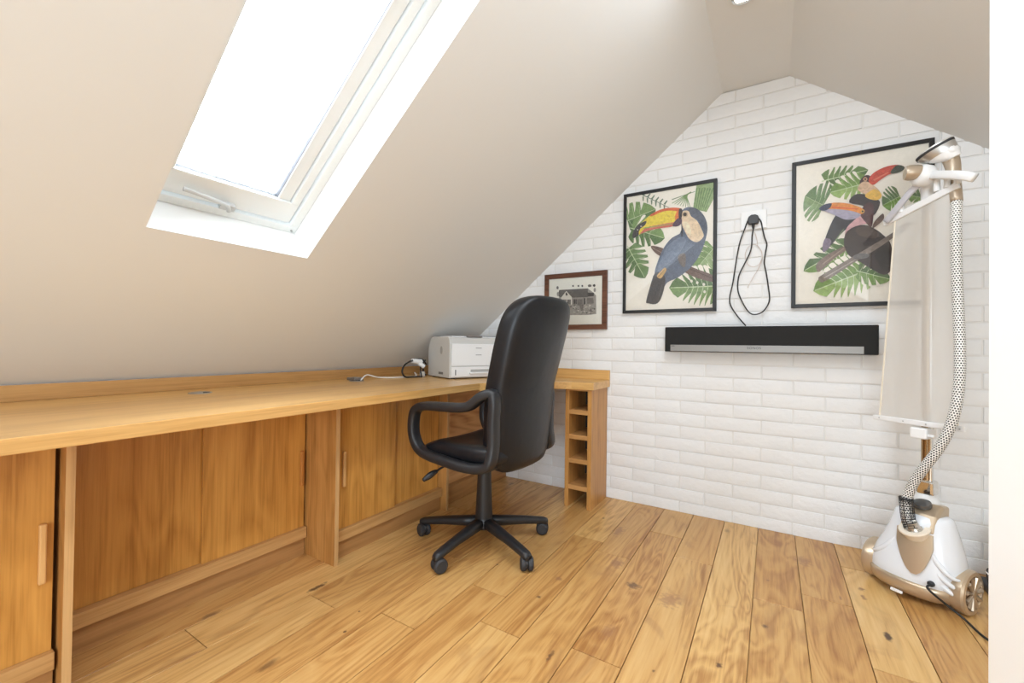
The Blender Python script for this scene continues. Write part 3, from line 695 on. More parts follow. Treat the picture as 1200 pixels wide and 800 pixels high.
# large toucan picture, right
x0, x1, z0_, z1_ = .080, .600, 1.135, 1.863
p = picture(x0, x1, z0_, z1_, .018, .022, black_frame, 'black framed print of two toucans on branches, partly behind the garment steamer')
A = Art(920, 150, 3.637, WY-.020)
G1, G2, G3 = (84, 112, 62), (120, 150, 76), (154, 178, 104)
A.monstera((165, 225), (355, 178), 46, 6, G1, (104, 132, 74), RB); A.monstera((345, 235), (190, 275), 56, 5, G2, G3, RB); A.monstera((165, 330), (85, 290), 90, 4, (108, 134, 90), (134, 156, 108), RB)
A.monstera((490, 290), (415, 330), 60, 5, G1, G2, RB); A.monstera((600, 300), (520, 285), 40, 4, G1, G2, RB)
A.monstera((270, 500), (78, 610), 52, 5, G1, G2, RB); A.monstera((250, 570), (180, 585), 40, 3, G2, G1, RB)
A.monstera((365, 600), (120, 695), 82, 7, G2, G3, RB); A.monstera((310, 610), (450, 645), 46, 4, G2, G1, RB)
A.blob([(415, 365), (380, 400), (372, 428), (396, 412), (420, 388)], (120, 98, 86), 3)
A.blob([(135, 578), (180, 540), (262, 500), (272, 512), (205, 560), (148, 612), (134, 604)], (126, 104, 92), 3)
A.line((160, 580), (250, 512), 5, (160, 138, 124))
A.blob([(262, 328), (215, 372), (182, 440), (165, 492), (160, 524), (188, 508), (250, 440), (304, 400), (300, 345)], (54, 54, 60), 3)
A.blob([(172, 470), (160, 500), (162, 530), (186, 512), (196, 480)], (128, 112, 130), 3)
A.line((215, 480), (250, 430), 5, (130, 150, 110))
A.blob([(296, 285), (340, 284), (396, 306), (402, 330), (378, 372), (346, 352), (330, 332), (272, 318)], (58, 50, 52), 3)
A.blob([(316, 236), (332, 208), (356, 202), (374, 222), (368, 244), (340, 236)], (70, 44, 50), 3)
A.blob([(312, 268), (318, 240), (344, 228), (374, 244), (398, 264), (410, 292), (396, 306), (362, 292)], (214, 180, 150), 3)
A.blob([(340, 288), (376, 262), (402, 272), (411, 292), (392, 308), (360, 304)], (224, 180, 84), 3)
A.ell(341, 219, 9, 9, (196, 150, 120)); A.ell(341, 219, 4, 4, (30, 20, 20))
A.blob([(355, 226), (372, 196), (418, 170), (468, 158), (500, 163), (506, 174), (480, 190), (440, 200), (400, 226), (374, 244)], (198, 78, 60), 3)
A.line((376, 224), (440, 190), 7, (222, 126, 100))
A.blob([(448, 188), (474, 160), (502, 163), (508, 174), (490, 188), (456, 196)], (62, 72, 60), 3)
A.blob([(255, 462), (262, 426), (296, 392), (330, 366), (350, 376), (358, 404), (322, 414), (282, 440)], (206, 160, 160), 3)
A.blob([(264, 440), (320, 414), (370, 424), (422, 460), (452, 502), (458, 590), (424, 626), (370, 602), (320, 572), (270, 542), (250, 490)], (58, 46, 44), 3)
A.blob([(300, 430), (350, 420), (400, 452), (380, 470), (320, 460)], (84, 68, 60), 3); A.blob([(380, 540), (420, 500), (450, 520), (452, 590), (420, 612)], (40, 32, 32), 3)
A.blob([(318, 368), (330, 340), (352, 318), (376, 330), (374, 390), (366, 424), (344, 404)], (84, 52, 56), 3)
A.blob([(150, 346), (188, 322), (250, 320), (308, 334), (338, 352), (322, 368), (270, 352), (200, 346)], (222, 142, 66), 3)
A.line((200, 338), (310, 346), 6, (214, 96, 56))
A.blob([(160, 350), (200, 346), (270, 352), (322, 368), (302, 386), (256, 391), (210, 371)], (168, 160, 176), 3)
A.blob([(144, 346), (164, 328), (198, 322), (190, 342), (166, 354)], (62, 68, 90), 3)
A.ell(330, 356, 8, 8, (210, 170, 90)); A.ell(330, 356, 4, 4, (24, 18, 20))
A.blob([(520, 400), (455, 448), (358, 508), (300, 542), (160, 624), (142, 643), (150, 656), (176, 650), (312, 562), (380, 522), (460, 468), (530, 420)], (136, 122, 112), 3)
A.line((165, 640), (350, 532), 5, (178, 164, 152)); A.blob([(290, 545), (320, 535), (356, 538), (352, 552), (318, 560), (296, 560)], (108, 104, 104), 3)
A.done('print', p, (240, 231, 217), x0+.016, x1-.016, z0_+.016, z1_-.016)
# small picture
x0, x1, z0_, z1_ = -1.306, -.872, 1.038, 1.407
p = picture(x0, x1, z0_, z1_, .032, .018, brown_frame, 'small brown wood framed ink drawing of a cottage behind the office chair')
A = Art(640, 320, 11.43, WY-.016)
K, M1, M2, W_ = (58, 52, 50), (118, 112, 106), (160, 154, 146), (226, 220, 208)
A.poly([(170, 330), (180, 225), (560, 205), (640, 265), (668, 300), (672, 545), (560, 560), (180, 560)], M2)
A.poly([(175, 225), (560, 203), (562, 318), (330, 328), (200, 330), (160, 300)], (92, 86, 82))
for i in range(9): A.line((190, 232+i*11), (558, 212+i*11.5), 2.5, (140, 134, 126))
A.poly([(200, 320), (272, 232), (345, 322), (345, 420), (200, 420)], W_); A.line((200, 322), (272, 232), 6, K); A.line((272, 232), (348, 322), 6, K)
A.poly([(262, 262), (278, 258), (292, 296), (262, 300)], K)
for a, b in ((228, 352), (285, 352), (368, 348)): A.poly([(a, b), (a+22, b), (a+22, b+66), (a, b+66)], K); A.poly([(a+25, b), (a+45, b), (a+45, b+66), (a+25, b+66)], (96, 90, 86))
A.poly([(502, 335), (524, 335), (524, 420), (502, 420)], K); A.poly([(556, 262), (640, 262), (640, 306), (556, 312)], K)
A.poly([(420, 350), (490, 346), (490, 430), (420, 430)], M1); A.poly([(550, 330), (630, 330), (640, 405), (550, 410)], M1)
for i in range(60):
    a = random.uniform(180, 665); b = random.uniform(425, 545); A.ell(a, b, random.uniform(5, 16), random.uniform(4, 11), random.choice([K, M1, (200, 194, 184), (186, 180, 170), W_]), 7)
for a in (360, 432, 484): A.poly([(a-10, 162), (a+12, 158), (a+12, 182), (a-6, 184)], K)
A.ell(585, 168, 26, 18, M1, 9); A.ell(645, 165, 18, 18, K, 9); A.ell(155, 195, 16, 22, M1, 9); A.ell(652, 225, 16, 30, M2, 9); A.ell(160, 280, 16, 30, M2, 9)
A.poly([(450, 430), (500, 430), (500, 500), (470, 505)], M1); A.poly([(575, 510), (600, 470), (630, 515)], (110, 100, 98))
A.done('print', p, (240, 236, 224), x0+.03, x1-.03, z0_+.03, z1_-.03)

# soundbar
sb = empty('soundbar', (-.053, WY-.002, .908)); tag(sb, 'long black wall mounted soundbar with silver strip, below the two toucan pictures', 'speaker')
xa, xb, sz0, sz1 = -.512, .407, .908, 1.044
bm = bmesh.new(); prism(bm, [(xa, WY-.085, sz0), (xa, WY-.085, sz1), (xa, WY-.02, sz1), (xa, WY-.004, sz1-.03), (xa, WY-.004, sz0+.01), (xa, WY-.02, sz0)], (xb-xa, 0, 0))
cloth = mat('black_speaker_cloth', (.012, .012, .012), .85); tt = NT(cloth); tc = tt.n('ShaderNodeTexCoord'); vo = tt.n('ShaderNodeTexVoronoi', i_Scale=500.0); tt.l(tc.outputs['Object'], vo.inputs[0]); tt.bump(vo.outputs[0], .3, .001)
obj('body', rel(bm, sb), cloth, sb, bevel=.004)
silver = mat('silver_strip', S(140, 137, 133), .42, .4)
obj('silver_strip', rel(B((xa+.03, xb-.052, WY-.0875, WY-.083, sz0+.003, sz0+.038)), sb), silver, sb, bevel=.0015)
obj('status_panel', rel(B((xa+.036, xa+.052, WY-.0883, WY-.0873, sz0+.030, sz0+.033)), sb), plastic_k, sb)
def text_mesh(name, s, size, ext, M, m, parent):
    cu_ = bpy.data.curves.new(name, 'FONT'); cu_.body = s; cu_.size = size; cu_.extrude = ext; cu_.align_x = 'CENTER'; cu_.align_y = 'CENTER'; cu_.space_character = 1.15
    to = bpy.data.objects.new(name, cu_); C.objects.link(to); dg = bpy.context.evaluated_depsgraph_get(); dg.update()
    me = bpy.data.meshes.new_from_object(to.evaluated_get(dg)); bpy.data.objects.remove(to)
    me.transform(M); me.materials.clear(); me.materials.append(m)
    o = bpy.data.objects.new(name, me); C.objects.link(o); o.parent = parent; return o
text_mesh('logo_text', 'SONOS', .017, .0003, Matrix.Translation((-.048+.053-.03, -.0858, .024)) @ Matrix.Rotation(PI/2, 4, 'X'), plastic_k, sb)

# double socket and plug
so = empty('wall_socket', (-.087, WY-.006, 1.60)); tag(so, 'white square wall socket high on the brick wall between the toucan pictures', 'socket')
obj('face_plate', B((-.06, .06, -.008, 0.004, -.045, .055)), plastic_w, so, bevel=.004)
obj('switch', B((.015, .030, -.012, -.008, .02, .04)), plastic_w, so, bevel=.002)
pl_ = empty('power_plug', (-.087, WY-.014, 1.60)); tag(pl_, 'black mains plug in the wall socket with its cord looped down to the soundbar', 'plug')
bm = bmesh.new(); prism(bm, [(x_, 0, z_) for x_, z_ in ((-.024, -.018), (-.018, -.023), (.018, -.023), (.024, -.018), (.026, .004), (.020, .018), (.009, .025), (-.009, .025), (-.020, .018), (-.026, .004))], (0, -.030, 0)); obj('plug_body', bm, plastic_k, pl_, bevel=.004, seg=3)
obj('cord_grip', CY((0, -.014, -.022), (0, -.014, -.045), .008, .005, 12), plastic_k, pl_, smooth='auto')
cy = .022
def wl(pts): return [wp(840+a/5, 240+b/5, cy) for a, b in pts]
pcp = wl([(215, 135), (207, 180), (204, 240), (190, 290), (160, 350), (128, 420), (124, 500), (150, 570), (190, 630), (230, 641), (275, 620), (308, 560), (302, 480), (290, 400), (278, 340), (285, 280), (293, 230), (280, 190), (268, 140), (255, 90), (218, 66), (185, 88), (160, 150), (135, 220), (115, 320), (95, 450), (76, 540), (82, 590), (120, 650), (170, 708)]); obj('power_cord', T([p_-Vector(pl_.location) for p_ in pcp], .0032, 8, 6), black_cord, pl_, smooth=True)
cyw = .016
o = cord('thin_white_cord', [wp(840+a/5, 240+b/5, cyw) for a, b in [(222, 160), (235, 200), (240, 240), (262, 270), (265, 310), (245, 350), (210, 362), (180, 345), (166, 300), (178, 255), (210, 233), (240, 240), (262, 275), (264, 320), (240, 380), (215, 420), (180, 485)]], .0014, flat('white_wire', 214, 200, 192), 'thin white wire coiled on the brick wall under the plug', 'cable', 6)

# ---------------------------------------------------------------- garment steamer
SA = math.radians(-35); AX = Vector((math.cos(SA), math.sin(SA), 0)); BX = Vector((math.sin(SA), -math.cos(SA), 0))   # axle, front of the base
BS = Vector((-.755, -.656, 0)).normalized(); S0 = Vector((.485, 2.24, 0))        # the screen faces slightly elsewhere
st = empty('garment_steamer', (.476, 2.2255, 0)); tag(st, 'white and champagne-gold upright garment steamer with ironing screen, standing by the brick wall', 'garment steamer')
SM = Matrix(((AX.x, -BX.x, 0, 0), (AX.y, -BX.y, 0, 0), (0, 0, 1, 0), (0, 0, 0, 1)))   # local x = axle, local -y = towards viewer
st.rotation_euler = SM.to_euler()
STI = (Matrix.Translation(st.location) @ SM.to_3x3().to_4x4()).inverted()
def sl(u, v, y=0.0):
    """a photo point on the steamer's own upright plane at local depth y"""
    return STI @ hit(u, v, S0-BS*y, BS)
def sup(t_, a, b, e=.75):
    c, s_ = math.cos(t_), math.sin(t_); return (math.copysign(abs(c)**e, c)*a, math.copysign(abs(s_)**e, s_)*b)
def loft(bm, secs, n=40, e=.8, cap=True):
    rings = []
    for (z, a, b, cx, cyy) in secs:
        rings.append([bm.verts.new((cx+sup(2*PI*i/n, a, b, e)[0], cyy+sup(2*PI*i/n, a, b, e)[1], z)) for i in range(n)])
    for A_, B_ in zip(rings, rings[1:]):
        for i in range(n): bm.faces.new((A_[i], A_[(i+1) % n], B_[(i+1) % n], B_[i]))
    if cap: bm.faces.new(rings[0][::-1]); bm.faces.new(rings[-1])
body = [(.045, .130, .088, .008, -.012), (.07, .135, .098, .010, -.014), (.10, .135, .098, .012, -.013), (.13, .133, .093, .015, -.011), (.16, .128, .087, .020, -.009), (.20, .114, .079, .025, -.006), (.25, .099, .068, .027, -.002), (.29, .088, .057, .027, .001), (.308, .082, .049, .027, .002), (.314, .072, .040, .027, .002)]
white_gl = mat('glossy_white_shell', S(228, 230, 234), .22)
bm = bmesh.new(); loft(bm, body, 48, .85); obj('housing', bm, white_gl, st, smooth='auto', angle=50)
# swept ribs on the shell
for sgn in (-1, 1):
    for q, (h0, h1) in enumerate(((.22, .125), (.18, .095), (.145, .07))):
        bm = bmesh.new(); pth = [(sgn*(.045-q*.002), -.070-.004*q, h0), (sgn*.075, -.082, (h0*.45+h1*.55)), (sgn*.112, -.078, h1+.008), (sgn*.132, -.056, h1)]
        pth = [(a_+.022, b_+.003, c_) for a_, b_, c_ in pth]; tube(bm, smoothpath(pth, 6), .008, 10, radf=lambda i, L: .004+.0055*math.sin(min(1, L/.14)*PI)); obj('shell_rib', bm, white_gl, st, smooth=True)
bm = bmesh.new(); loft(bm, [(.018, .10, .075, .01, -.015), (.03, .125, .096, .01, -.016), (.05, .133, .104, .01, -.017), (.072, .137, .1045, .01, -.017), (.078, .134, .100, .01, -.016)], 48, .85); obj('skirt', bm, gold_pl, st, smooth='auto', angle=50)
obj('skirt_catch', B((-.02, .016, -.126, -.118, .022, .032)), plastic_w, st, bevel=.002)
def surf(z):
    for q in range(len(body)-1):
        if body[q][0] <= z <= body[q+1][0]:
            f = (z-body[q][0])/(body[q+1][0]-body[q][0]); return [body[q][k]*(1-f)+body[q+1][k]*f for k in range(5)]
    return list(body[-1])
# U-shaped gold front panel following the shell
bm = bmesh.new(); rows = []
NZ, NA = 16, 14
for i in range(NZ+1):
    f = i/NZ; z = .112+(.255-.112)*f; s_ = surf(z); half = .052*min(1, (f*1.5+.02))**.5; pcx = .045-.017*f
    row = []
    for j in range(NA+1):
        x_ = -half+2*half*j/NA; a, b = s_[1]+.004, s_[2]+.006
        rr = max(0, 1-abs((x_+pcx-s_[3])/a)**(2/.85))**(.85/2); row.append(bm.verts.new((x_+pcx, s_[4]-b*rr-.003, z)))
    rows.append(row)
back = [[bm.verts.new(v_.co+Vector((0, .02, 0))) for v_ in r] for r in rows]
for i in range(NZ):
    for j in range(NA):
        bm.faces.new((rows[i][j], rows[i][j+1], rows[i+1][j+1], rows[i+1][j]))
    bm.faces.new((rows[i][0], rows[i+1][0], back[i+1][0], back[i][0])); bm.faces.new((rows[i][NA], back[i][NA], back[i+1][NA], rows[i+1][NA]))
for j in range(NA): bm.faces.new((rows[0][j], back[0][j], back[0][j+1], rows[0][j+1])); bm.faces.new((rows[NZ][j], rows[NZ][j+1], back[NZ][j+1], back[NZ][j]))
obj('front_panel', bm, gold_pl, st, smooth='auto', angle=45)
pp = sl(1086, 540, .03); pp.z = 0
# gold pedestal: slanted neck between the white shoulders
bm = bmesh.new(); prism(bm, [(-.022, -.066, .255), (-.022, .045, .25), (-.022, .055, .345), (-.022, .01, .350), (-.022, -.040, .318)], (.104, 0, 0)); obj('pedestal', bm, gold_pl, st, bevel=.010, seg=3)
bm = bmesh.new(); loft(bm, [(.33, .042, .036, pp.x, pp.y-.005), (.352, .040, .034, pp.x, pp.y-.002), (.368, .030, .028, pp.x, pp.y), (.376, .024, .024, pp.x, pp.y)], 28, 1); obj('pole_collar', bm, plastic_w, st, smooth='auto', angle=50)
obj('pole', CY(pp+Vector((0, 0, .36)), pp+Vector((0, 0, 1.56)), .0165, n=24), mat('champagne_metal', S(176, 150, 116), .22, .95), st, smooth='auto')
obj('pole_sleeve', CY(pp+Vector((.013, -.006, .36)), pp+Vector((.013, -.006, 1.50)), .009, n=16), chrome, st, smooth='auto')
obj('pole_clamp', B((pp.x-.024, pp.x+.028, pp.y-.024, pp.y+.024, .374, .43)), chrome, st, bevel=.008, seg=3)
# pedal
bm = bmesh.new(); lathe(bm, [(0, -.004), (.026, -.004), (.028, .004), (.026, .012), (.012, .016), (0, .016)], (.028, -.012, .342), (0, -.35, 1), 28)
obj('foot_switch', bm, mat('switch_grey', (.12, .12, .12), .25, .4), st, smooth='auto')
# hose socket
sx_ = Vector((.028, -.070, .262)); ax_ = Vector((-.15, -.45, 1)).normalized()
bm = bmesh.new(); lathe(bm, [(.026, -.03), (.036, -.03), (.047, 0), (.045, .005), (.030, .005), (.027, .0)], sx_, ax_, 36); obj('socket_ring', bm, mat('cream_gloss', S(238, 226, 208), .25), st, smooth='auto')
bm = bmesh.new(); lathe(bm, [(0, -.01), (.024, -.01), (.025, .002), (.019, .010), (.017, .03), (0, .03)], sx_, ax_, 28); obj('hose_fitting', bm, mat('nickel', (.6, .57, .52), .3, .8), st, smooth='auto')
for q in range(6):
    a = q*PI/3; fx, fy, fd = frame_of(ax_); c_ = sx_+fx*math.cos(a)*.0215+fy*math.sin(a)*.0215; bm = bmesh.new(); cyl(bm, c_, c_+ax_*.007, .0035, n=10); obj('fitting_bolt', bm, chrome, st)
# wheels
spoke = mat('spoke_metal', S(186, 170, 150), .3, .7)
for sgn in (-1, 1):
    wc = Vector((.146 if sgn > 0 else -.122, -.004, .0775)); ad = Vector((sgn, 0, 0))
    bm = bmesh.new(); lathe(bm, [(0, -.03), (.060, -.03), (.073, -.02), (.0775, 0), (.0775, .012), (.073, .019), (.060, .020), (.058, .012), (0, .010)], wc, ad, 44); wh = obj('wheel', bm, gold_pl, st, smooth='auto', angle=30)
    bm = bmesh.new(); lathe(bm, [(0, .011), (.057, .013), (.057, .016), (.03, .016), (0, .018)], wc, ad, 36); obj('wheel_disc', bm, mat('hub_bronze', S(150, 120, 90), .25, .8), wh, smooth='auto')
    bm = bmesh.new()
    for q in range(11):
        a = 2*PI*q/11; d1 = Vector((0, math.cos(a), math.sin(a))); cyl(bm, wc+ad*.018+d1*.010, wc+ad*.018+d1*.056, .0035, .0080, 8)
    lathe(bm, [(0, .014), (.013, .014), (.013, .024), (0, .026)], wc, ad, 20); obj('wheel_spokes', bm, spoke, wh, smooth='auto')
# screen (semi-sheer)
yb = -.012
BLp, BRp = sl(1031, 487, yb), sl(1122, 500, yb); TL, TR = sl(1050, 246, yb), sl(1119, 219, yb)
scr = bpy.data.materials.new('sheer_screen_cloth'); scr.use_nodes = True; t = NT(scr)
tcn = t.n('ShaderNodeTexCoord'); trn = t.t.nodes.new('ShaderNodeBsdfTransparent'); mxs = t.t.nodes.new('ShaderNodeMixShader'); dif = t.t.nodes.new('ShaderNodeBsdfDiffuse'); dif.inputs[0].default_value = (*S(238, 235, 230), 1)
tl = t.t.nodes.new('ShaderNodeBsdfTranslucent'); tl.inputs[0].default_value = (*S(238, 235, 230), 1); mx2 = t.t.nodes.new('ShaderNodeMixShader'); mx2.inputs[0].default_value = .35
t.l(dif.outputs[0], mx2.inputs[1]); t.l(tl.outputs[0], mx2.inputs[2]); mxs.inputs[0].default_value = .70; t.l(trn.outputs[0], mxs.inputs[1]); t.l(mx2.outputs[0], mxs.inputs[2]); t.l(mxs.outputs[0], t.t.nodes['Material Output'].inputs[0])
bm = bmesh.new(); n_ = 12; gr = [[bm.verts.new((TL.lerp(TR, j/n_)).lerp(BLp.lerp(BRp, j/n_), i/n_)+Vector((0, .004*math.sin(j/n_*PI*3)*math.sin(i/n_*PI), 0))) for j in range(n_+1)] for i in range(n_+1)]
for i in range(n_):
    for j in range(n_): bm.faces.new((gr[i][j], gr[i][j+1], gr[i+1][j+1], gr[i+1][j]))
scn = obj('ironing_screen', bm, scr, st, smooth=True); scn['label'] = 'sheer cream fabric screen'
hem = mat('screen_hem', S(236, 226, 208), .7)
for a, b in ((TL, BLp), (TR, BRp)):
    bm = bmesh.new(); cyl(bm, a, b, .0035, n=8); obj('screen_hem', bm, hem, st, smooth='auto')
def bar(p0, p1, h, w_, m, name, parent=st, bev=.003):
    p0, p1 = Vector(p0), Vector(p1); x_, y_, d_ = frame_of(p1-p0); up = Vector((0, 0, 1)); up = (up-d_*up.dot(d_)).normalized(); s2 = d_.cross(up)
    bm = bmesh.new(); vs = []
    for pt in (p0, p1):
        for a, b in ((-1, -1), (1, -1), (1, 1), (-1, 1)): vs.append(bm.verts.new(pt+up*h/2*a+s2*w_/2*b))
    for f in ((0, 1, 2, 3), (7, 6, 5, 4), (0, 4, 5, 1), (1, 5, 6, 2), (2, 6, 7, 3), (3, 7, 4, 0)): bm.faces.new([vs[i] for i in f])
    return obj(name, bm, m, parent, bevel=bev)
q0, q1 = sl(1024, 488, yb-.003), sl(1132, 503.5, yb-.003)
lb_ = bar(q0, q1, .020, .010, plastic_w, 'lower_screen_bar')
for f in (.08, .37, .62, .95):
    c_ = q0.lerp(q1, f)+Vector((0, -.006, 0)); bm = bmesh.new(); cyl(bm, c_, c_+Vector((0, -.002, 0)), .0022, n=8); obj('rivet', bm, steel, lb_)
lc = sl(1084, 505, 0)
obj('screen_bracket', B((pp.x-.030, pp.x+.022, yb+.0, pp.y+.022, lc.z-.030, lc.z+.012)), plastic_w, st, bevel=.006)
obj('bracket_screw', CY((pp.x+.02, .0, lc.z-.015), (pp.x+.045, -.008, lc.z-.015), .007, n=12), plastic_w, st, smooth='auto')
# top bar and clips
t0, t1 = sl(1036, 262, yb-.002), sl(1124, 216, yb-.002)
bar(t0, t1, .026, .012, plastic_w, 'upper_screen_bar')
for (u, v, h_) in ((1056, 240, .05), (1098, 215, .05), (1110, 213, .035), (1122, 208, .035)):
    c_ = sl(u, v, yb-.004); obj('clip', CY(c_+Vector((0, 0, -h_*.6)), c_+Vector((0, 0, h_*.35)), .010, .009, 14), plastic_w, st, smooth='auto')
obj('hanger_arm', T([sl(1038, 260, -.03), sl(1052, 243, -.03), sl(1068, 224, -.025), sl(1082, 212, -.02)], .008, 10, section=(Vector((0, 1, 0)), .006, .012)), mat('shaded_grey_plastic', S(196, 194, 200), .35), st, smooth=True)  # shade on the left arm is put into its greyer plastic colour
obj('hanger_arm', T([sl(1092, 205, -.03), sl(1108, 205, -.055), sl(1128, 205.5, -.065), sl(1142, 208, -.065)], .008, 10, section=(Vector((0, 1, 0)), .010, .0155)), plastic_w, st, smooth=True)
hc = sl(1084, 206, -.02)
bm = bmesh.new(); lathe(bm, [(0, -.02), (.034, -.02), (.040, -.008), (.040, .018), (.030, .030), (0, .032)], hc, (-.45, -.85, .15), 32); obj('hanger_hub', bm, plastic_w, st, smooth='auto', angle=50)
kc = sl(1070, 202, -.055)
bm = bmesh.new(); lathe(bm, [(0, -.022), (.024, -.022), (.027, -.012), (.029, .012), (.025, .024), (0, .025)], kc, (-.75, -.6, .05), 28); kn_ = obj('hanger_knob', bm, gold, st, smooth='auto', angle=50)
bm = bmesh.new(); cyl(bm, hc, kc, .016, n=16); obj('knob_stem', bm, plastic_w, st, smooth='auto')
obj('pole_head', T([pp+Vector((0, 0, 1.50)), pp+Vector((0, -.004, 1.57)), hc+Vector((0, .01, -.01))], .02, 14), plastic_w, st, smooth=True)
# steam head held above
hy = -.015
e0, e1 = sl(1077, 189, hy), sl(1117, 161, hy); hcn = (e0+e1)/2; lx = (e1-e0).normalized(); HL = (e1-e0).length/2
nn_ = Vector((-lx.z, 0, lx.x)).normalized(); nn_ = (nn_+Vector((0, -.22, 0))).normalized(); wy = nn_.cross(lx).normalized()
HM = Matrix(((lx.x, wy.x, nn_.x, hcn.x), (lx.y, wy.y, nn_.y, hcn.y), (lx.z, wy.z, nn_.z, hcn.z), (0, 0, 0, 1)))
def headloft(secs, n=36):
    bm = bmesh.new(); rings = []
    for (h, a, b, ox) in secs: rings.append([bm.verts.new(HM @ Vector((ox+a*math.cos(2*PI*i/n), b*math.sin(2*PI*i/n)*(1-.25*math.cos(2*PI*i/n)), h))) for i in range(n)])
    for A_, B_ in zip(rings, rings[1:]):
        for i in range(n): bm.faces.new((A_[i], A_[(i+1) % n], B_[(i+1) % n], B_[i]))
    bm.faces.new(rings[0][::-1]); bm.faces.new(rings[-1]); return bm
sh_ = obj('steam_head', headloft([(-.032, HL*.80, .038, .009), (-.022, HL*.89, .042, .005), (-.012, HL*.95, .045, .002), (-.004, HL*.98, .046, 0)]), mat('satin_silver', (.55, .54, .52), .3, .75), st, smooth='auto', angle=50)
obj('head_shell', headloft([(-.064, HL*.34, .018, .032), (-.052, HL*.52, .026, .024), (-.040, HL*.68, .033, .015), (-.032, HL*.75, .036, .011)]), plastic_w, sh_, smooth='auto', angle=50)
obj('seal', headloft([(-.006, HL*1.0, .047, 0), (.003, HL*1.02, .048, 0)]), rubber, sh_, smooth='auto')
obj('soleplate', headloft([(.003, HL*.98, .045, 0), (.008, HL*.97, .044, 0), (.010, HL*.9, .040, 0)]), mat('soleplate_white', S(214, 210, 204), .3, .3), sh_, smooth='auto')
bm = bmesh.new()
for i in range(9):
    c_ = HM @ Vector((-HL*.72+i*HL*.18, -.020+.004*abs(i-4), .0102)); cyl(bm, c_, c_+nn_*.0006, .0026, n=8)
obj('steam_holes', bm, dark_in, sh_)
k0_, k1_, k2_, k3_ = HM @ Vector((.03, 0, -.03)), sl(1116, 192, .015), sl(1119, 214, .008), sl(1121, 236, -.01)
obj('head_neck', T([HM @ Vector((.01, 0, -.02)), HM @ Vector((.035, 0, -.035)), sl(1113, 180, 0)], .024, 16), plastic_w, st, smooth=True)
obj('steam_handle', T([sl(1110, 178, 0), k1_, k2_, k3_], .02, 16, radf=lambda i, L: .026-.009*min(1, L/.12)), gold, st, smooth=True)
# hose
hose = bpy.data.materials.new('braided_hose'); hose.use_nodes = True; t = NT(hose); uvn = t.n('ShaderNodeUVMap'); su = t.n('ShaderNodeSeparateXYZ'); t.l(uvn.outputs[0], su.inputs[0])
rr1 = t.math('FRACT', t.math('MULTIPLY', su.outputs[1], 120.0)); row = t.math('FLOOR', t.math('MULTIPLY', su.outputs[1], 120.0))
cc1 = t.math('FRACT', t.math('ADD', t.math('MULTIPLY', su.outputs[0], 12.0), t.math('MULTIPLY', row, .5)))
d1 = t.math('LESS_THAN', t.math('ABSOLUTE', t.math('SUBTRACT', rr1, .5)), .29); d2 = t.math('LESS_THAN', t.math('ABSOLUTE', t.math('SUBTRACT', cc1, .5)), .30)
t.l(t.mix(t.math('MULTIPLY', d1, d2), S(242, 240, 236), S(34, 30, 30)), t.b.inputs['Base Color']); t.b.inputs['Roughness'].default_value = .4
hp = [sx_+ax_*.025, sl(1064, 606, -.088), sl(1062, 588, -.085), sl(1070, 567, -.08), sl(1082, 549, -.075), sl(1097, 530, -.068), sl(1110, 508, -.06), sl(1119, 482, -.052), sl(1124, 450, -.045), sl(1125, 410, -.04), sl(1123, 360, -.036), sl(1121, 310, -.032), sl(1120.5, 265, -.028), k3_]
bm = bmesh.new(); pth = smoothpath(hp, 40); tube(bm, pth, .02, 20, radf=lambda i, L: .0152+.0009*math.sin(L*2*PI*120), uv=True); obj('steam_hose', bm, hose, st, smooth=True)
pth2 = smoothpath([sl(1068, 619, -.09), sl(1064, 606, -.088), sl(1062, 588, -.085), sl(1061.5, 582, -.085)], 10)
coil = bmesh.new(); N_ = 240; cp = []
L_ = len(pth2)-1
for i in range(N_+1):
    f = i/N_*L_; a = min(int(f), L_-1); p_ = pth2[a].lerp(pth2[a+1], f-a); d_ = (pth2[a+1]-pth2[a]).normalized(); x_, y_, _ = frame_of(d_)
    th = 2*PI*i/17; cp.append(p_+(x_*math.cos(th)+y_*math.sin(th))*.0205)
tube(coil, cp, .0013, 6); 
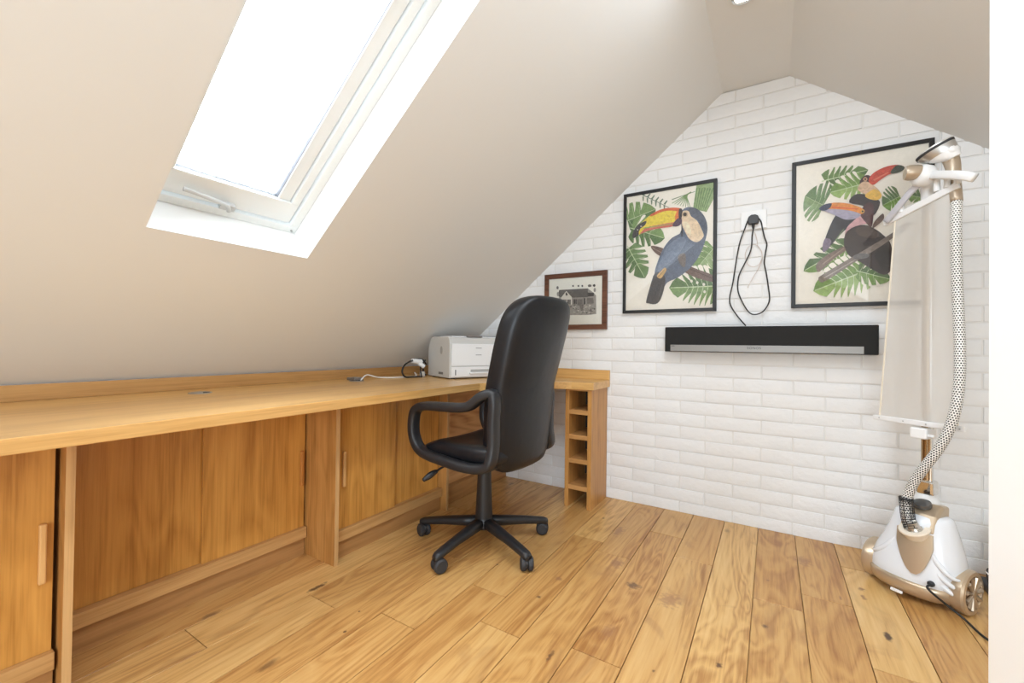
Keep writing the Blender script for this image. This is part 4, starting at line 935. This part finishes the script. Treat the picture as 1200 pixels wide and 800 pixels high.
for q in range(7):
    a = 2*PI*q/7; pts_ = []
    for i in range(0, len(pth2)):
        d_ = (pth2[min(i+1, L_)]-pth2[max(i-1, 0)]).normalized(); x_, y_, _ = frame_of(d_); pts_.append(pth2[i]+(x_*math.cos(a)+y_*math.sin(a))*.0205)
    tube(coil, pts_, .0013, 5)
obj('hose_cuff', coil, plastic_k, st, smooth=True)
# power cords of the steamer
g0 = hit(1091, 684, Vector(st.location)+BX*.105, BX)
pc0 = STI @ g0; bm = bmesh.new(); lathe(bm, [(0, -.004), (.010, -.004), (.010, .004), (.006, .008), (0, .008)], pc0, (0, -1, .1), 18); obj('cord_inlet', bm, rubber, st, smooth='auto')
e_ = hit(1165, 754, (0, 0, .004), (0, 0, 1)); m_ = hit(1128, 722, (0, 0, .02), (0, 0, 1))
stc = [STI @ p_ for p_ in [g0+BX*.004, g0+BX*.03+Vector((.006, -.004, -.012)), Vector((m_.x, m_.y, .016)), Vector((e_.x, e_.y, .0045)), Vector((e_.x+.12, e_.y-.06, .0045))]]; obj('power_cord', T(stc, .0038, 8, 8), black_cord, st, smooth=True)
obj('rear_cord', T([STI @ (Vector(st.location)+AX*.10-BX*.02+Vector((0, 0, .19))), Vector((.125, .02, .178)), Vector((.135, .03, .15)), Vector((.13, .05, .12))], .004, 8), black_cord, st, smooth=True)

gr_ = [o for o in bpy.data.objects if o.name.startswith('cable_grommet')][-1]
obj('lid', B((-.045, .02, -.03, .03, .004, .02)), grey_metal, gr_, bevel=.004)
# dark floor stand peeping past the door frame
fs = empty('floor_stand', (.80, 2.36, 0)); tag(fs, 'dark floor-standing appliance base mostly hidden behind the white door frame', 'appliance')
obj('base', B((-.095, .10, -.10, .08, 0, .035)), plastic_k, fs, bevel=.012, seg=3)
obj('foot_block', B((-.08, .06, -.06, .05, .035, .085)), plastic_k, fs, bevel=.012, seg=3)
obj('upright', B((-.078, -.02, -.01, .02, .08, .235)), grey_metal, fs, bevel=.008)
obj('trim_wire', T([(-.11, -.05, .10), (-.085, -.07, .085), (-.05, -.075, .075)], .003, 8), chrome, fs, smooth=True)
